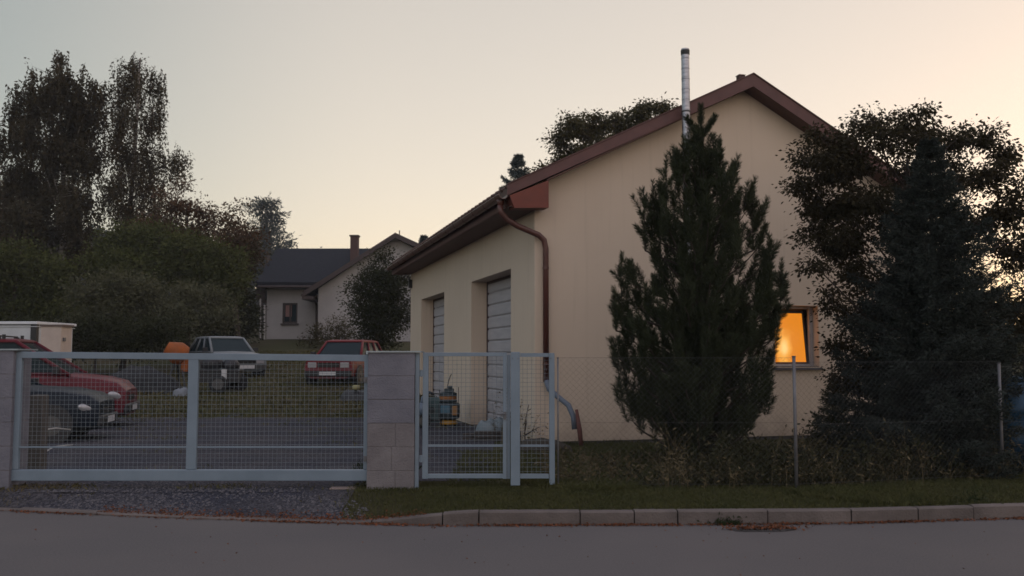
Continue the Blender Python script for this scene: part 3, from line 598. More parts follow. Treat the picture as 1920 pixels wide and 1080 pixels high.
for _ in range(220):
    x = rng.uniform(.35, 2.0); y = FY+rng.uniform(.1, 3); weed(x, y, rng.uniform(.08, .22), .3, .003, 10)
for _ in range(26):
    p_ = hw(rng.uniform(-.45, -.1), rng.uniform(-.2, 1.3)); weed(p_.x, p_.y, rng.uniform(.5, 1.1), .12, .006, 14)
LC = np.array([a_[0] for a_ in lv]); LD = np.array([a_[1] for a_ in lv])
tag(quads('tall_weeds', np.concatenate([np.array(stalks), leaf_arr(rng, LC, LD, .055, .28)]), G3), kind='stuff')
# short dense ground cover behind the fence
N = 26000; X = rng.uniform(1.2, 8, N); Y = np.interp(X, [0, xb, xc, xd], [FY, FY, YC, YE])+.05+rng.random(N)**1.5*3
C = np.stack([X, Y, rng.random(N)**2*.34*(1+.4*np.sin(X*3)+.4*np.sin(X*7+Y*2))*np.where(X < 2.1, .35, 1)], -1)
k_ = (X > 2.0) | (rng.random(N) < .25); C = C[k_]; N = len(C)
tag(quads('undergrowth', leaf_arr(rng, C, rng.normal(size=(N, 3))+[0, 0, .6], .06, .4), leafm('undergrowth_leaf', (.018, .022, .010), (.040, .036, .018), 2)), kind='stuff')
# kerb side weeds
def tuft(px, py, z, n, hgt, wid, label, name='weed_tuft'):
    p = Gd(px, py, z); X = rng.normal(p.x, wid, n); Y = rng.normal(p.y, wid*.3, n)
    C = np.stack([X, Y, z+np.abs(rng.normal(0, hgt*.5, n))], -1); V = np.concatenate([leaf_arr(rng, C, rng.normal(size=(n, 3))+[0, 0, .5], .035, .4), blades(rng, X, Y, np.full(n, z), rng.uniform(.3, 1, n)*hgt, np.full(n, .005), .6)])
    tag(quads(name, V, leafm('weed_leaf', (.018, .026, .012), (.035, .045, .02), 3), off=(p.x, p.y, z)), label, 'weed').location = (p.x, p.y, z)
tuft(1830, 964, RZ, 900, .17, .09, 'bushy dark weed hanging over the kerb at the right', 'weed_tuft')
tuft(1735, 972, RZ, 350, .08, .13, 'low weeds creeping on the kerb left of the bushy weed')
tuft(1360, 984, RZ, 200, .07, .09, 'small weeds beside the storm drain on the kerb')
tuft(1105, 980, RZ, 90, .05, .04, 'tiny weed growing in a kerb joint left of the storm drain')
tuft(715, 900, 0, 420, .28, .14, 'thin weeds growing up against the base of the block pillar')
# ------------------------------------------------------------------ vehicles
def wheel(parent, x, y, r_, side, wd=.19):
    t = MB().lathe([(r_*.62, -wd/2), (r_*.94, -wd/2), (r_, -wd*.35), (r_, wd*.35), (r_*.94, wd/2), (r_*.62, wd/2)], (x, y, r_), 24, 'y').build('wheel', M['tyre'], parent, True)
    q = MB(); yy = y+side*(wd/2+.004); q.lathe([(r_*.6, 0), (r_*.6, side*.012)] if side > 0 else [(r_*.6, -.012), (r_*.6, 0)], (x, yy-(.0 if side > 0 else 0), r_), 20, 'y'); q.lathe([(r_*.2, -.02), (r_*.2, .02)], (x, yy+side*.015, r_), 12, 'y')
    q.build('rim', M['rim'], t)
def car(name, loc, rz, label, paint, Lg, Wd, hood, cabin, zb=.22, hoodz=None, group=None, wr=.29, wpos=None, light=('round', .08), bump_m=None, roofm=None, grille=True, plate=True, rack=False, arch=True):
    """front of the car at +x. hood: list of (x, ztop, halfwidth) from rear to front; cabin: (x_rear_bottom, x_rear_top, x_front_top, x_front_bottom, z_belt, z_roof, hw_bottom, hw_top)"""
    E_ = empty(name, loc, rz, label, 'van' if 'van' in name else 'car', group)
    b = MB(); rings = []
    for x, zt, hw_ in hood:
        zm = zb+(zt-zb)*.52; e = .10 if (x == hood[0][0] or x == hood[-1][0]) else 0
        half = [(hw_*.84-e, zb), (hw_*.97-e*.3, zb+.07), (hw_, zm), (hw_*.975, zt-.14), (hw_*.92, zt-.035), (hw_*.82, zt), (0, zt+.02)]
        rings.append([(x, -y, z) for y, z in half]+[(x, y, z) for y, z in half[-2::-1]])
    n = len(rings[0])
    for r0 in rings: b.v += r0
    for k in range(len(rings)-1):
        for j in range(n-1): q = k*n+j; b.f.append((q, q+1, q+n+1, q+n))
        q = k*n; b.f.append((q+n-1, q, q+n, q+2*n-1))
    b.f.append(tuple(range(n))); b.f.append(tuple(range(len(rings)*n-1, (len(rings)-1)*n-1, -1)))
    bo = b.build('body', paint, E_, True)
    try: bo.data.set_sharp_from_angle(angle=R(38))
    except Exception: pass
    xr, xrt, xft, xf, z0, z1, h0, h1 = cabin
    # greenhouse: glass frustum, pillars, roof
    gb = [(xr, h0), (xf, h0), (xf, -h0), (xr, -h0)]; gt_ = [(xrt, h1), (xft, h1), (xft, -h1), (xrt, -h1)]; ins = .02
    def V3(p, z): return (p[0], p[1], z)
    zt = z1-.05
    inner_b = [((a-math.copysign(ins, a-(xr+xf)/2)), c-math.copysign(ins, c)) for a, c in gb]; inner_t = [((a-math.copysign(ins, a-(xrt+xft)/2)), c-math.copysign(ins, c)) for a, c in gt_]
    nm = ['side_window', 'windscreen', 'side_window', 'rear_window']
    for k in range(4):
        j = (k+1) % 4
        MB().poly([V3(inner_b[k], z0-.04), V3(inner_b[j], z0-.04), V3(inner_t[j], zt), V3(inner_t[k], zt)]).build(nm[k], M['glass'], E_)
    pi = MB()
    for k in range(4): pi.tube([V3(gb[k], z0-.05), V3(gt_[k], zt)], [.045, .038], 6)
    for s_ in (1, -1):
        for t in ((.42,) if xf-xr < 2.2 else (.36, .68)):
            a0 = xr+(xf-xr)*(1-t); a1 = xrt+(xft-xrt)*(1-t); pi.tube([(a0, s_*h0*.995, z0-.05), (a1, s_*h1*.995, zt)], .032, 6)
        pi.tube([(xr, s_*h0, z0-.01), (xf, s_*h0, z0-.01)], .03, 6)
    pi.tube([(xr, -h0, z0-.01), (xr, h0, z0-.01)], .04, 6)
    pi.build('pillars', paint, E_, True)
    rf_ = MB(); rings = []
    for (f_, z_) in ((1.0, zt-.02), (1.0, zt+.02), (.93, z1-.008), (.7, z1+.012)):
        rings.append([(((a-(xrt+xft)/2)*(f_*.5+.5)+(xrt+xft)/2)+math.copysign(.03, a-(xrt+xft)/2)*(1 if f_ == 1 else 0), c*f_*1.03, z_) for a, c in gt_])
    for r0 in rings: rf_.v += r0
    for k in range(3):
        for j in range(4): q = k*4; rf_.f.append((q+j, q+(j+1) % 4, q+4+(j+1) % 4, q+4+j))
    rf_.f.append((12, 13, 14, 15)); ro = rf_.build('roof', roofm or paint, E_, bevel=.015)
    if rack:
        for x in (xft-.35, xft-1.5):
            k_ = MB().tube([(x, -h1*1.02, z1+.06), (x, h1*1.02, z1+.06)], .018, 6)
            for s_ in (1, -1): k_.box(x-.05, x+.05, s_*h1*.95-.03, s_*h1*.95+.03, z1-.02, z1+.05); k_.box(x+.08, x+.14, s_*h1*.95-.02, s_*h1*.95+.02, z1+.0, z1+.09)
            k_.build('roof_bar', M['plastic'], E_)
    xF = hood[-1][0]; zF = hood[-1][1]; hF = hood[-1][2]; xB = hood[0][0]
    bm = bump_m or M['plastic']
    MB().box(xF-.04, xF+.07, -hF*.98, hF*.98, zb+.06, zb+.24).build('front_bumper', bm, E_, bevel=.03)
    MB().box(xB-.07, xB+.04, -hood[0][2]*.98, hood[0][2]*.98, zb+.06, zb+.24).build('rear_bumper', bm, E_, bevel=.03)
    zl = zF-.15; kind, lr = light
    for s_ in (1, -1):
        if kind == 'round': MB().lathe([(lr, -.03), (lr, .0), (lr*.7, .02)], (xF-.005, s_*(hF*.72), zl), 18, 'x').build('headlight', M['lamp'], E_, True)
        elif kind == 'rect': MB().box(xF-.05, xF+.012, min(s_*hF*.5, s_*hF*.86), max(s_*hF*.5, s_*hF*.86), zl-lr*.55, zl+lr*.55).build('headlight', M['lamp'], E_, bevel=.01)
        else:
            el = MB(); n1, n2 = 8, 14
            prof_ = [(math.sin(math.pi*(k+.02)/(n1+.04)), -math.cos(math.pi*(k+.02)/(n1+.04))) for k in range(n1+1)]
            el.lathe([(a_*.105, b__*.09) for a_, b__ in prof_], (0, 0, 0), n2)
            hl = el.build('headlight', M['lamp'], E_, True); hl.scale = (1.55, .6, .85); hl.location = (xF-.19, s_*(hF*1.0+.035), zl+.05); hl.rotation_euler = (0, R(18), -s_*R(35))
    if grille:
        gq_ = MB().box(xF-.02, xF+.004, -hF*.46, hF*.46, zl-lr*.5, zl+lr*.45)
        for k in range(3): gq_.box(xF+.004, xF+.014, -hF*.45, hF*.45, zl-lr*.4+k*lr*.33, zl-lr*.4+k*lr*.33+.008)
        gq_.build('grille', M['plastic'], E_)
    if plate: MB().box(xF+.072, xF+.08, -.26, .26, zb+.10, zb+.21).build('number_plate', M['platew'], E_)
    for x in wpos:
        for s_ in (1, -1):
            ww = Wd/2
            if arch: MB().lathe([(wr*1.22, 0), (wr*1.22, .06)], (x, s_*(ww-.05)-(.0 if s_ > 0 else .06)+.012*s_, wr*1.02), 24, 'y').build('wheel_arch', M['plastic'], E_)
            wheel(E_, x, s_*(ww-.085), wr, s_, .2)
    for s_ in (1, -1): MB().tube([(xf-.25, s_*h0, z0+.02), (xf-.22, s_*(h0+.12), z0+.05)], .02, 6).box(xf-.27, xf-.17, min(s_*(h0+.08), s_*(h0+.24)), max(s_*(h0+.08), s_*(h0+.24)), z0, z0+.14).build('side_mirror', M['plastic'], E_, bevel=.02)
    return E_
def paint(name, c, r_=.3): return mat(name, c, r_, spec=.12, col2=tuple(v*.85 for v in c), scale=2)
RED = paint('faded_red_paint', (.135, .018, .024), .45); WINE = paint('wine_red_paint', (.10, .014, .022), .35); NAVY = paint('navy_paint', (.008, .013, .022), .4); CREAM = paint('pale_grey_paint', (.15, .165, .18), .4)
# red hatchback, front to camera and slightly turned
p = P(612, 722, 28.6)
car('red_car', (p.x+.33, 30.3, gz(p.x, 29)+.0), R(-98), 'boxy faded red hatchback facing the gate on the grass, left of the block pillar', RED, 3.8, 1.6,
    [(-1.9, .80, .74), (-1.7, .92, .79), (-.5, .93, .81), (.75, .92, .81), (1.5, .85, .79), (1.84, .78, .76)], (-1.75, -1.35, .28, .92, .90, 1.42, .74, .60), wpos=(-1.2, 1.2), light=('rect', .15), wr=.28)
p = P(437, 712, 31)
car('saloon_car', (p.x-.72, 32.2, gz(p.x, 31)), R(-50), 'small pale grey older car with dark windows parked on the grass behind the junk', CREAM, 3.9, 1.6,
    [(-1.95, .80, .72), (-1.6, .88, .79), (-.5, .90, .81), (.8, .88, .80), (1.6, .80, .77), (1.9, .70, .72)], (-1.35, -.85, .25, .85, .88, 1.40, .74, .60), wpos=(-1.2, 1.25), light=('rect', .12), bump_m=M['rim'], wr=.28)
# wine red van, side on, nose to the right
p = P(258, 790, 19.8)
car('wine_red_van', (p.x-2.22, 19.5, 0), R(13), 'wine red high roof van with roof bars, parked behind the dark blue car', WINE, 4.2, 1.72,
    [(-2.1, 1.1, .80), (-1.8, 1.16, .86), (.4, 1.14, .87), (.95, 1.10, .86), (1.55, 1.03, .84), (1.88, .94, .80), (2.06, .76, .74)], (-2.0, -1.85, -.05, 1.0, 1.12, 1.82, .80, .68), wpos=(-1.35, 1.3), light=('slant', .12), wr=.31, rack=True, zb=.24)
p = P(196, 800, 16.6)
car('dark_blue_car', (p.x-1.98, 16.5, 0), R(12), 'dark navy blue car with round headlights, nearest to the gate on the left', NAVY, 3.95, 1.66,
    [(-1.95, .86, .72), (-1.7, .94, .80), (-.4, .95, .83), (.55, .94, .83), (1.35, .89, .81), (1.75, .80, .76), (1.93, .67, .66)], (-1.7, -1.3, -.15, .68, .92, 1.42, .76, .60), wpos=(-1.2, 1.2), light=('slant', .1), wr=.29, zb=.2)
# white caravan and cream cabinet
p = P(78, 640, 26); cv = empty('white_caravan', (p.x-2.2, 27, gz(p.x, 26)-.0), R(-3), 'white box caravan with rounded roof rim standing behind the wine red van', 'caravan')
white = mat('caravan_white', (.42, .44, .47), .5, col2=(.33, .35, .38), scale=1.2)
zt = P(0, 605, 26).z-gz(p.x, 26)
MB().box(-2.2, 2.15, -1, 1, .45, zt-.05).build('body', white, cv, bevel=.08)
MB().box(-2.25, 2.2, -1.06, 1.06, zt-.048, zt+.03).box(-2.22, 2.18, -1.03, 1.03, zt-.12, zt-.1).build('roof_rim', mat('rim_white', (.5, .52, .56), .4), cv, bevel=.03)
MB().box(-1.4, .9, -1.02, -1.004, zt-.9, zt-.35).build('window', M['glass'], cv)
MB().box(2.0, 2.17, -1.02, -.9, .5, zt-.05).build('corner_post', M['black'], cv)
for s_ in (1, -1): wheel(cv, 0, s_*.9, .3, s_)
p = P(96, 660, 25); q = P(115, 612, 25); cb = empty('cream_cabinet', (p.x, 25, gz(p.x, 25)), 0, 'cream metal cabinet with a flat lid standing right of the white caravan', 'cabinet')
ch = q.z-gz(p.x, 25)
MB().box(-.30, .25, 0, .6, 0, ch).build('body', mat('cream_metal', (.42, .35, .31), .6, col2=(.35, .29, .26), scale=2), cb, bevel=.01)
MB().box(-.32, .30, -.03, .63, ch+.001, ch+.05).build('lid', mat('rusty_lid', (.10, .075, .065), .8), cb); MB().box(.25, .29, .1, .2, ch-.4, ch-.3).build('handle', M['galvpost'], cb)
# orange cement mixer
p = P(332, 660, 27.5); cmx = empty('cement_mixer', (p.x, 27.5, gz(p.x, 27.5)), 0, 'orange machine with a tilted drum standing among junk on the slope', 'mixer')
og = mat('orange_paint', (.26, .065, .008), .7, col2=(.17, .045, .008), scale=4); z0 = gz(p.x, 27.5); zc = P(332, 662, 27.5).z-z0
dr = MB().lathe([(.10, -.3), (.30, -.22), (.34, -.02), (.33, .05), (.20, .32), (.19, .36)], (0, 0, 0), 18).build('drum', og, cmx, True); dr.location = (.02, 0, zc); dr.rotation_euler = (R(15), R(-62), 0)
MB().box(.16, .36, -.12, .14, zc-.55, zc-.18).build('motor_box', og, cmx, bevel=.02)
MB().tube([(-.3, -.3, 0), (0, 0, zc-.2)], .03, 6).tube([(.4, -.3, 0), (.1, 0, zc-.2)], .03, 6).tube([(0, .35, 0), (0, 0, zc-.2)], .03, 6).tube([(-.3, -.3, .1), (.4, -.3, .1)], .02, 6).build('stand', M['black'], cmx)
# junk: dark trailer with white plate, tyres, buckets, cloth heap
p = P(415, 725, 27.2); z0 = gz(p.x, 27.2); tr = empty('flat_trailer', (p.x, 27.2, z0), R(8), 'low dark trailer loaded with black sacks and a white plate on its side', 'trailer')
MB().box(-.55, .55, -.45, .45, .3, .62).box(-.58, .58, -.48, .48, .60, .66).build('bed', M['plastic'], tr, bevel=.02)
MB().box(.08, .22, -.50, -.482, .32, .68).build('white_plate', M['platew'], tr)
sk = MB().lathe([(.1, 0), (.3, .05), (.34, .2), (.22, .38), (.05, .42)], (-.28, 0, .662), 14).lathe([(.1, 0), (.25, .05), (.27, .15), (.16, .3), (.03, .33)], (.25, .05, .662), 14); sk.build('sacks', mat('black_sack', (.018, .018, .022), .45, bump=.8, bscale=8), tr, True)
for s_ in (1, -1): wheel(tr, 0, s_*.52, .26, s_, .14)
for (px, py, Y_, r_, lab) in ((447, 722, 27.4, .27, 'worn black tyre standing upright right of the low dark trailer'), (600, 0, 0, 0, None)):
    if lab:
        q = P(px, py, Y_); o_ = MB().lathe([(r_*.55, -.09), (r_*.95, -.09), (r_, -.05), (r_, .05), (r_*.95, .09), (r_*.55, .09), (r_*.5, .02)], (0, 0, 0), 22, 'y').build('old_tyre', M['tyre'], None, True); o_.location = (q.x, Y_, gz(q.x, Y_)+r_); o_.rotation_euler = (0, 0, R(25)); tag(o_, lab, 'tyre')
def heap(name, px, py, Y_, wx, wy, hgt, m, label, cat, seed=1, z=None):
    q = P(px, py, Y_); rr = np.random.default_rng(seed); n = 26; mb = MB(); ph = rr.uniform(0, 6, 6)
    for i in range(n+1):
        for j in range(n+1):
            u, v = i/n*2-1, j/n*2-1; d = max(0, 1-(u*u)**1.1-(v*v)**1.1)
            zz = hgt*d**.4*(.82+.12*math.sin(3.2*u+ph[0]+2*v)+.07*math.sin(7*v+ph[1]+4*u)+.04*math.sin(13*u+ph[2])) if d > 0 else -.03
            mb.v.append((u*wx, v*wy, zz+rr.normal(0, .012)*hgt))
    for i in range(n):
        for j in range(n): k = i*(n+1)+j; mb.f.append((k, k+n+1, k+n+2, k+1))
    o_ = mb.build(name, m, None, True); o_.location = (q.x, Y_, gz(q.x, Y_) if z is None else z); return tag(o_, label, cat)
heap('junk_heap', 262, 700, 27.5, 1.25, .6, .75, mat('dark_junk', (.012, .013, .016), .9, col2=(.024, .024, .027), scale=5, bump=.6, bscale=6), 'long dark heap of junk in front of the bushes, left of the orange machine', 'heap', 2)
heap('cloth_sheet', 340, 712, 26.6, .22, .2, .25, mat('pale_cloth', (.15, .165, .19), .8), 'small pale sheet lying below the orange machine', 'sheet', 4)
heap('dark_bags', 672, 728, 25.6, .5, .3, .34, mat('dark_bag', (.03, .03, .034), .6), 'dark bags lying in front of the red car beside the pillar', 'bags', 5)
q = P(668, 722, 25.4); o_ = MB().lathe([(.05, 0), (.10, .02), (.11, .1), (.09, .12)], (0, 0, 0), 12).build('plastic_bucket', mat('yellowish_plastic', (.3, .27, .13), .6), None, True); o_.location = (q.x, 25.4, gz(q.x, 25.4)+.3); tag(o_, 'small yellowish container sitting on the dark bags', 'container')
# things by the garage wall
q = hw(-.7, 5.9); vac = empty('workshop_vacuum', (q.x, q.y, 0), 0, 'round machine with yellow base, blue panel and orange band by the garage wall', 'machine')
q = P(841, 793, 19.6); vac.location = (q.x, 19.6, 0); vac.scale = (.76, .76, .80)
yel = mat('yellow_plastic', (.32, .17, .02), .5); org = mat('orange_band', (.24, .10, .03), .5); blu = mat('blue_plastic', (.045, .11, .16), .5); dk = mat('dark_teal', (.02, .032, .038), .6)
MB().lathe([(.24, 0), (.25, .03), (.22, .10), (.15, .12)], (0, 0, .06), 20).build('base', yel, vac, True)
for a_ in range(4):
    t = a_*math.pi/2+.5; MB().lathe([(.03, -.02), (.035, 0), (.03, .02)], (.2*math.cos(t), .2*math.sin(t), .035), 10, 'y').build('castor', M['black'], vac)
MB().lathe([(.20, .12), (.30, .16), (.31, .30), (.31, .52), (.27, .56)], (0, 0, .06), 22).build('drum', dk, vac, True)
MB().box(-.20, .06, -.325, -.27, .36, .56).build('panel', blu, vac, bevel=.02); MB().box(.10, .26, -.29, -.22, .3, .55).build('side_panel', mat('ochre_panel', (.22, .11, .04), .6), vac, bevel=.02)
MB().lathe([(.24, 0), (.25, .02), (.25, .07), (.24, .09)], (-.02, 0, .70), 22).build('band', org, vac, True)
MB().lathe([(.25, 0), (.25, .07), (.20, .10)], (-.02, 0, .792), 22).lathe([(.26, -.16), (.26, -.11)], (-.02, 0, .80), 22).build('lid', dk, vac, True)
MB().box(-.12, .14, -.1, .1, .892, .99).box(-.02, .10, -.06, .06, .99, 1.06).build('motor_head', dk, vac, bevel=.02)
MB().tube([(-.04, 0, 1.0), (.0, 0, 1.2), (.05, 0, 1.33), (.08, 0, 1.36)], .014, 6).tube([(.27, 0, .6), (.27, 0, 1.02)], .01, 6).tube([(-.25, 0, .78), (-.25, 0, .96)], .012, 6).build('hose_wand', M['black'], vac)
q = P(813, 793, 19.9); gen = empty('portable_generator', (q.x, 19.7, 0), 0, 'dark teal machine in a tube frame beside the yellow based machine', 'machine')
MB().box(-.13, .17, -.2, .2, .08, .60).build('engine', mat('teal_metal', (.035, .07, .08), .5), gen, bevel=.03)
MB().tube([(-.17, -.22, 0), (-.17, -.22, .86)], .014, 6).tube([(-.17, -.22, .70), (.2, -.22, .68)], .014, 6).tube([(.2, -.22, 0), (.2, -.22, .68)], .014, 6).tube([(-.17, .22, 0), (-.17, .22, .7)], .014, 6).tube([(-.17, -.22, .14), (.2, -.22, .14)], .014, 6).build('frame', M['black'], gen)
MB().lathe([(.06, -.05), (.07, -.05), (.07, .0), (.02, .0)], (.0, -.2, .35), 14, 'y').build('recoil_cover', dk, gen)
q = P(790, 795, 19.2); wb = empty('hand_truck', (q.x, 19.2, 0), 0, 'blue grey upright hand truck seen in the gap between pillar and pedestrian gate', 'hand truck')
MB().tube([(.1, 0, .3), (.05, 0, .62), (.14, 0, .74), (.2, .1, .7)], .03, 8).tube([(-.05, .2, .3), (0, .2, .6), (.1, .2, .72)], .03, 8).box(-.08, .12, -.02, .24, .25, .5).build('frame', mat('blue_grey_metal', (.10, .13, .18), .5), wb, True)
wheel(wb, .04, -.06, .14, -1, .06); wheel(wb, .04, .28, .14, 1, .06)
tarp = mat('blue_grey_tarp', (.13, .16, .18), .5, col2=(.10, .125, .145), scale=3, bump=.6, bscale=5)
q = P(945, 828, 16.4); pk = empty('plank_pile', (q.x, 16.6, 0), R(6), 'dark low pile of boards under the grey tarp by the garage door', 'pile'); rq = random.Random(5); wd = mat('dark_boards', (.035, .032, .034), .85, col2=(.06, .05, .045), scale=6, stretch=(1, 8, 8))
for k in range(9):
    L_b = rq.uniform(.5, .7); yb0 = -.3+(k % 4)*.16+rq.uniform(-.02, .02); zb0 = .002+(k//4)*.06; xo = rq.uniform(-.1, .1); ob = MB().box(-L_b+xo, L_b+xo, yb0, yb0+.13, zb0, zb0+.05).build('board', wd, pk, bevel=.004); ob.rotation_euler = (0, 0, rq.uniform(-.05, .05))
heap('grey_tarp', 925, 812, 16.9, .34, .30, .44, tarp, 'crumpled blue grey tarp heaped against the nearer garage door', 'tarp', 9, 0)
q = P(905, 828, 15.2); heap('soil_mound', 1015, 832, 14.6, .5, .4, .2, mat('dark_soil', (.03, .025, .02), .95, bump=.6, bscale=12), 'small dark mound of soil under the downpipe at the house corner', 'mound', 12, 0)
q = P(1903, 745, 12.2); brl = empty('blue_barrel', (q.x, 12.2, 0), 0, 'blue plastic barrel standing beside the blue spruce at the right edge behind the fence', 'barrel')
MB().lathe([(.24, 0), (.29, .04), (.29, .30), (.31, .33), (.29, .36), (.29, .62), (.31, .65), (.29, .68), (.28, .92), (.22, .95)], (0, 0, 0), 24).build('body', mat('blue_barrel_plastic', (.006, .040, .085), .5), brl, True); brl.scale = (1, 1, 1.22)
MB().lathe([(.25, .94), (.25, .99), (.22, 1.0)], (0, 0, 0), 24).build('lid', mat('barrel_lid_blue', (.006, .035, .07), .5), brl, True)
# ------------------------------------------------------------------ neighbour house
def W3(px, py, Y_): return P(px, py, Y_)
BY = 50.0; o3 = P(540, 645, BY); bz = gz(o3.x, BY)-.1
B = empty('neighbour_house', (o3.x, BY, bz), 0, 'pale neighbour house with slate grey roof, brick chimney and a projecting gable wing', 'house'); bof = (o3.x, BY, bz)
def XZ(px, py, Y_=BY): q = P(px, py, Y_); return q.x, q.z
xl, ze = XZ(501, 528); xr_, _ = XZ(640, 528); zb_ = bz-.6
xw0, xw1 = XZ(530, 567)[0], XZ(558, 567)[0]; zw1 = XZ(530, 568)[1]; zw0 = XZ(530, 606)[1]
w = MB()
def fq(pts, y): w.poly([(x, y, z) for x, z in pts])
fq([(xl, zb_), (xw0, zb_), (xw0, ze), (xl, ze)], BY); fq([(xw1, zb_), (xr_, zb_), (xr_, ze), (xw1, ze)], BY); fq([(xw0, zb_), (xw1, zb_), (xw1, zw0), (xw0, zw0)], BY); fq([(xw0, zw1), (xw1, zw1), (xw1, ze), (xw0, ze)], BY)
DPT = 8.0; zr = P(560, 469, BY+DPT/2).z
for a_ in (0,):
    w.poly([(xl, BY, zb_), (xl, BY, ze), (xl, BY+DPT/2, zr-.1), (xl, BY+DPT, ze), (xl, BY+DPT, zb_)])
for (u, v) in ((xw0, zw0),): w.poly([(xw0, BY, zw0), (xw0, BY, zw1), (xw0, BY+.15, zw1), (xw0, BY+.15, zw0)]); w.poly([(xw0, BY, zw1), (xw1, BY, zw1), (xw1, BY+.15, zw1), (xw0, BY+.15, zw1)]); w.poly([(xw1, BY, zw0), (xw1, BY+.15, zw0), (xw1, BY+.15, zw1), (xw1, BY, zw1)])
# wing
WY = 48.2; wl, _ = XZ(597, 540, WY); wr_, _ = XZ(800, 540, WY); wpx, wpz = XZ(740, 446, WY); zl_ = XZ(597, 541, WY)[1]; zr2 = XZ(800, 478, WY)[1]
w.poly([(wl, WY, zb_), (wr_, WY, zb_), (wr_, WY, zr2), (wpx, WY, wpz), (wl, WY, zl_)]); w.poly([(wl, WY, zb_), (wl, WY, zl_), (wl, BY+DPT, zl_), (wl, BY+DPT, zb_)]); w.poly([(wr_, WY, zb_), (wr_, BY+DPT, zb_), (wr_, BY+DPT, zr2), (wr_, WY, zr2)])
w.build('wall', M['bgwall'], B, off=bof)
MB().box(xl-.02, xr_, BY-.04, BY-.003, zb_, XZ(500, 636)[1]).box(wl, wr_, WY-.04, WY-.003, zb_, XZ(500, 640, WY)[1]).build('plinth', M['plinth'], B, off=bof)
r = MB(); yo = .6; sl_ = (zr-ze)/(DPT/2); xe0 = XZ(483, 527)[0]
r.prism([(xe0+.05, BY-yo, ze-yo*sl_+.25), (xe0, BY+DPT/2, zr+.1), (xe0, BY+DPT/2, zr-.12), (xe0+.05, BY-yo, ze-yo*sl_+.03)], (XZ(700, 0)[0]-xe0, 0, 0))
r.prism([(xe0, BY+DPT/2, zr+.1), (xe0, BY+DPT+yo, ze-yo*sl_+.25), (xe0, BY+DPT+yo, ze-yo*sl_+.03), (xe0, BY+DPT/2, zr-.12)], (XZ(700, 0)[0]-xe0, 0, 0))
rfo = r.build('roof', M['bgroof'], B, off=bof)
yv = WY-.5; A0 = XZ(568, 546, yv); A1 = XZ(741, 437, yv); A2 = XZ(815, 470, yv)
r = MB(); r.prism([(A0[0], yv, A0[1]), (A1[0], yv, A1[1]), (A1[0], yv, A1[1]-.18), (A0[0], yv, A0[1]-.18)], (0, 10, 0)); r.prism([(A1[0], yv, A1[1]), (A2[0], yv, A2[1]), (A2[0], yv, A2[1]-.18), (A1[0], yv, A1[1]-.18)], (0, 10, 0))
r.build('wing_roof', M['bgroof'], B, off=bof)
r = MB(); r.prism([(A0[0], yv-.03, A0[1]-.02), (A1[0], yv-.03, A1[1]+.02), (A1[0], yv-.03, A1[1]-.26), (A0[0], yv-.03, A0[1]-.30)], (0, .028, 0)); r.prism([(A1[0]+.001, yv-.03, A1[1]+.02), (A2[0], yv-.03, A2[1]), (A2[0], yv-.03, A2[1]-.26), (A1[0]+.001, yv-.03, A1[1]-.26)], (0, .028, 0))
r.build('verge_board', M['bgtrim'], B, off=bof)
r = MB().box(A0[0]-.05, A0[0]+.5, yv-.02, BY+.3, A0[1]-.42, A0[1]-.26).tube([(A0[0]-.02, yv, A0[1]-.2), (A0[0]-.02, BY, A0[1]-.2)], .09, 8); r.tube([(xe0+.2, BY-yo-.05, ze-yo*sl_), (wl-.2, BY-yo-.05, ze-yo*sl_)], .07, 8).build('gutter', M['bgtrim'], B, off=bof)
pp = P(586, 553, BY-.3); p2 = P(594, 572, BY-.15); p3 = P(594, 606, BY-.15); p4 = P(594, 640, BY-.15); MB().tube([pp, p2, p3, p4], .07, 8).build('downpipe', M['bgtrim'], B, off=bof)
wf = MB(); t = .09; ya, yb = BY+.06, BY+.13
wf.box(xw0, xw0+t, ya, yb, zw0, zw1).box(xw1-t, xw1, ya, yb, zw0, zw1).box(xw0+t, xw1-t, ya, yb, zw1-t, zw1).box(xw0+t, xw1-t, ya, yb, zw0, zw0+t).box((xw0+xw1)/2-.05, (xw0+xw1)/2+.05, ya, yb, zw0+t, zw1-t).box(xw0-.08, xw1+.08, BY-.08, BY-.003, zw0-.1, zw0-.01)
wo2 = wf.build('window', M['darkframe'], B, off=bof); MB().box(xw0+t, xw1-t, BY+.09, BY+.1, zw0+t, zw1-t).build('pane', M['glass'], wo2, off=bof)
MB().box(xw0+.14, xw0+.48, BY+.085, BY+.088, zw0+.35, zw1-.12).build('curtain', mat('pinkish_curtain', (.22, .13, .12), .9), wo2, off=bof)
cx0, zc1 = XZ(658, 444, BY+2); cx1, _ = XZ(672, 444, BY+2); zc0 = XZ(658, 490, BY+2)[1]
chm = MB().box(cx0, cx1, BY+1.8, BY+2.3, zc0-.6, zc1).build('chimney', M['brickchim'], rfo, off=bof); MB().box(cx0-.05, cx1+.05, BY+1.75, BY+2.35, zc1+.002, zc1+.08).build('chimney_cap', M['bgtrim'], chm, off=bof)
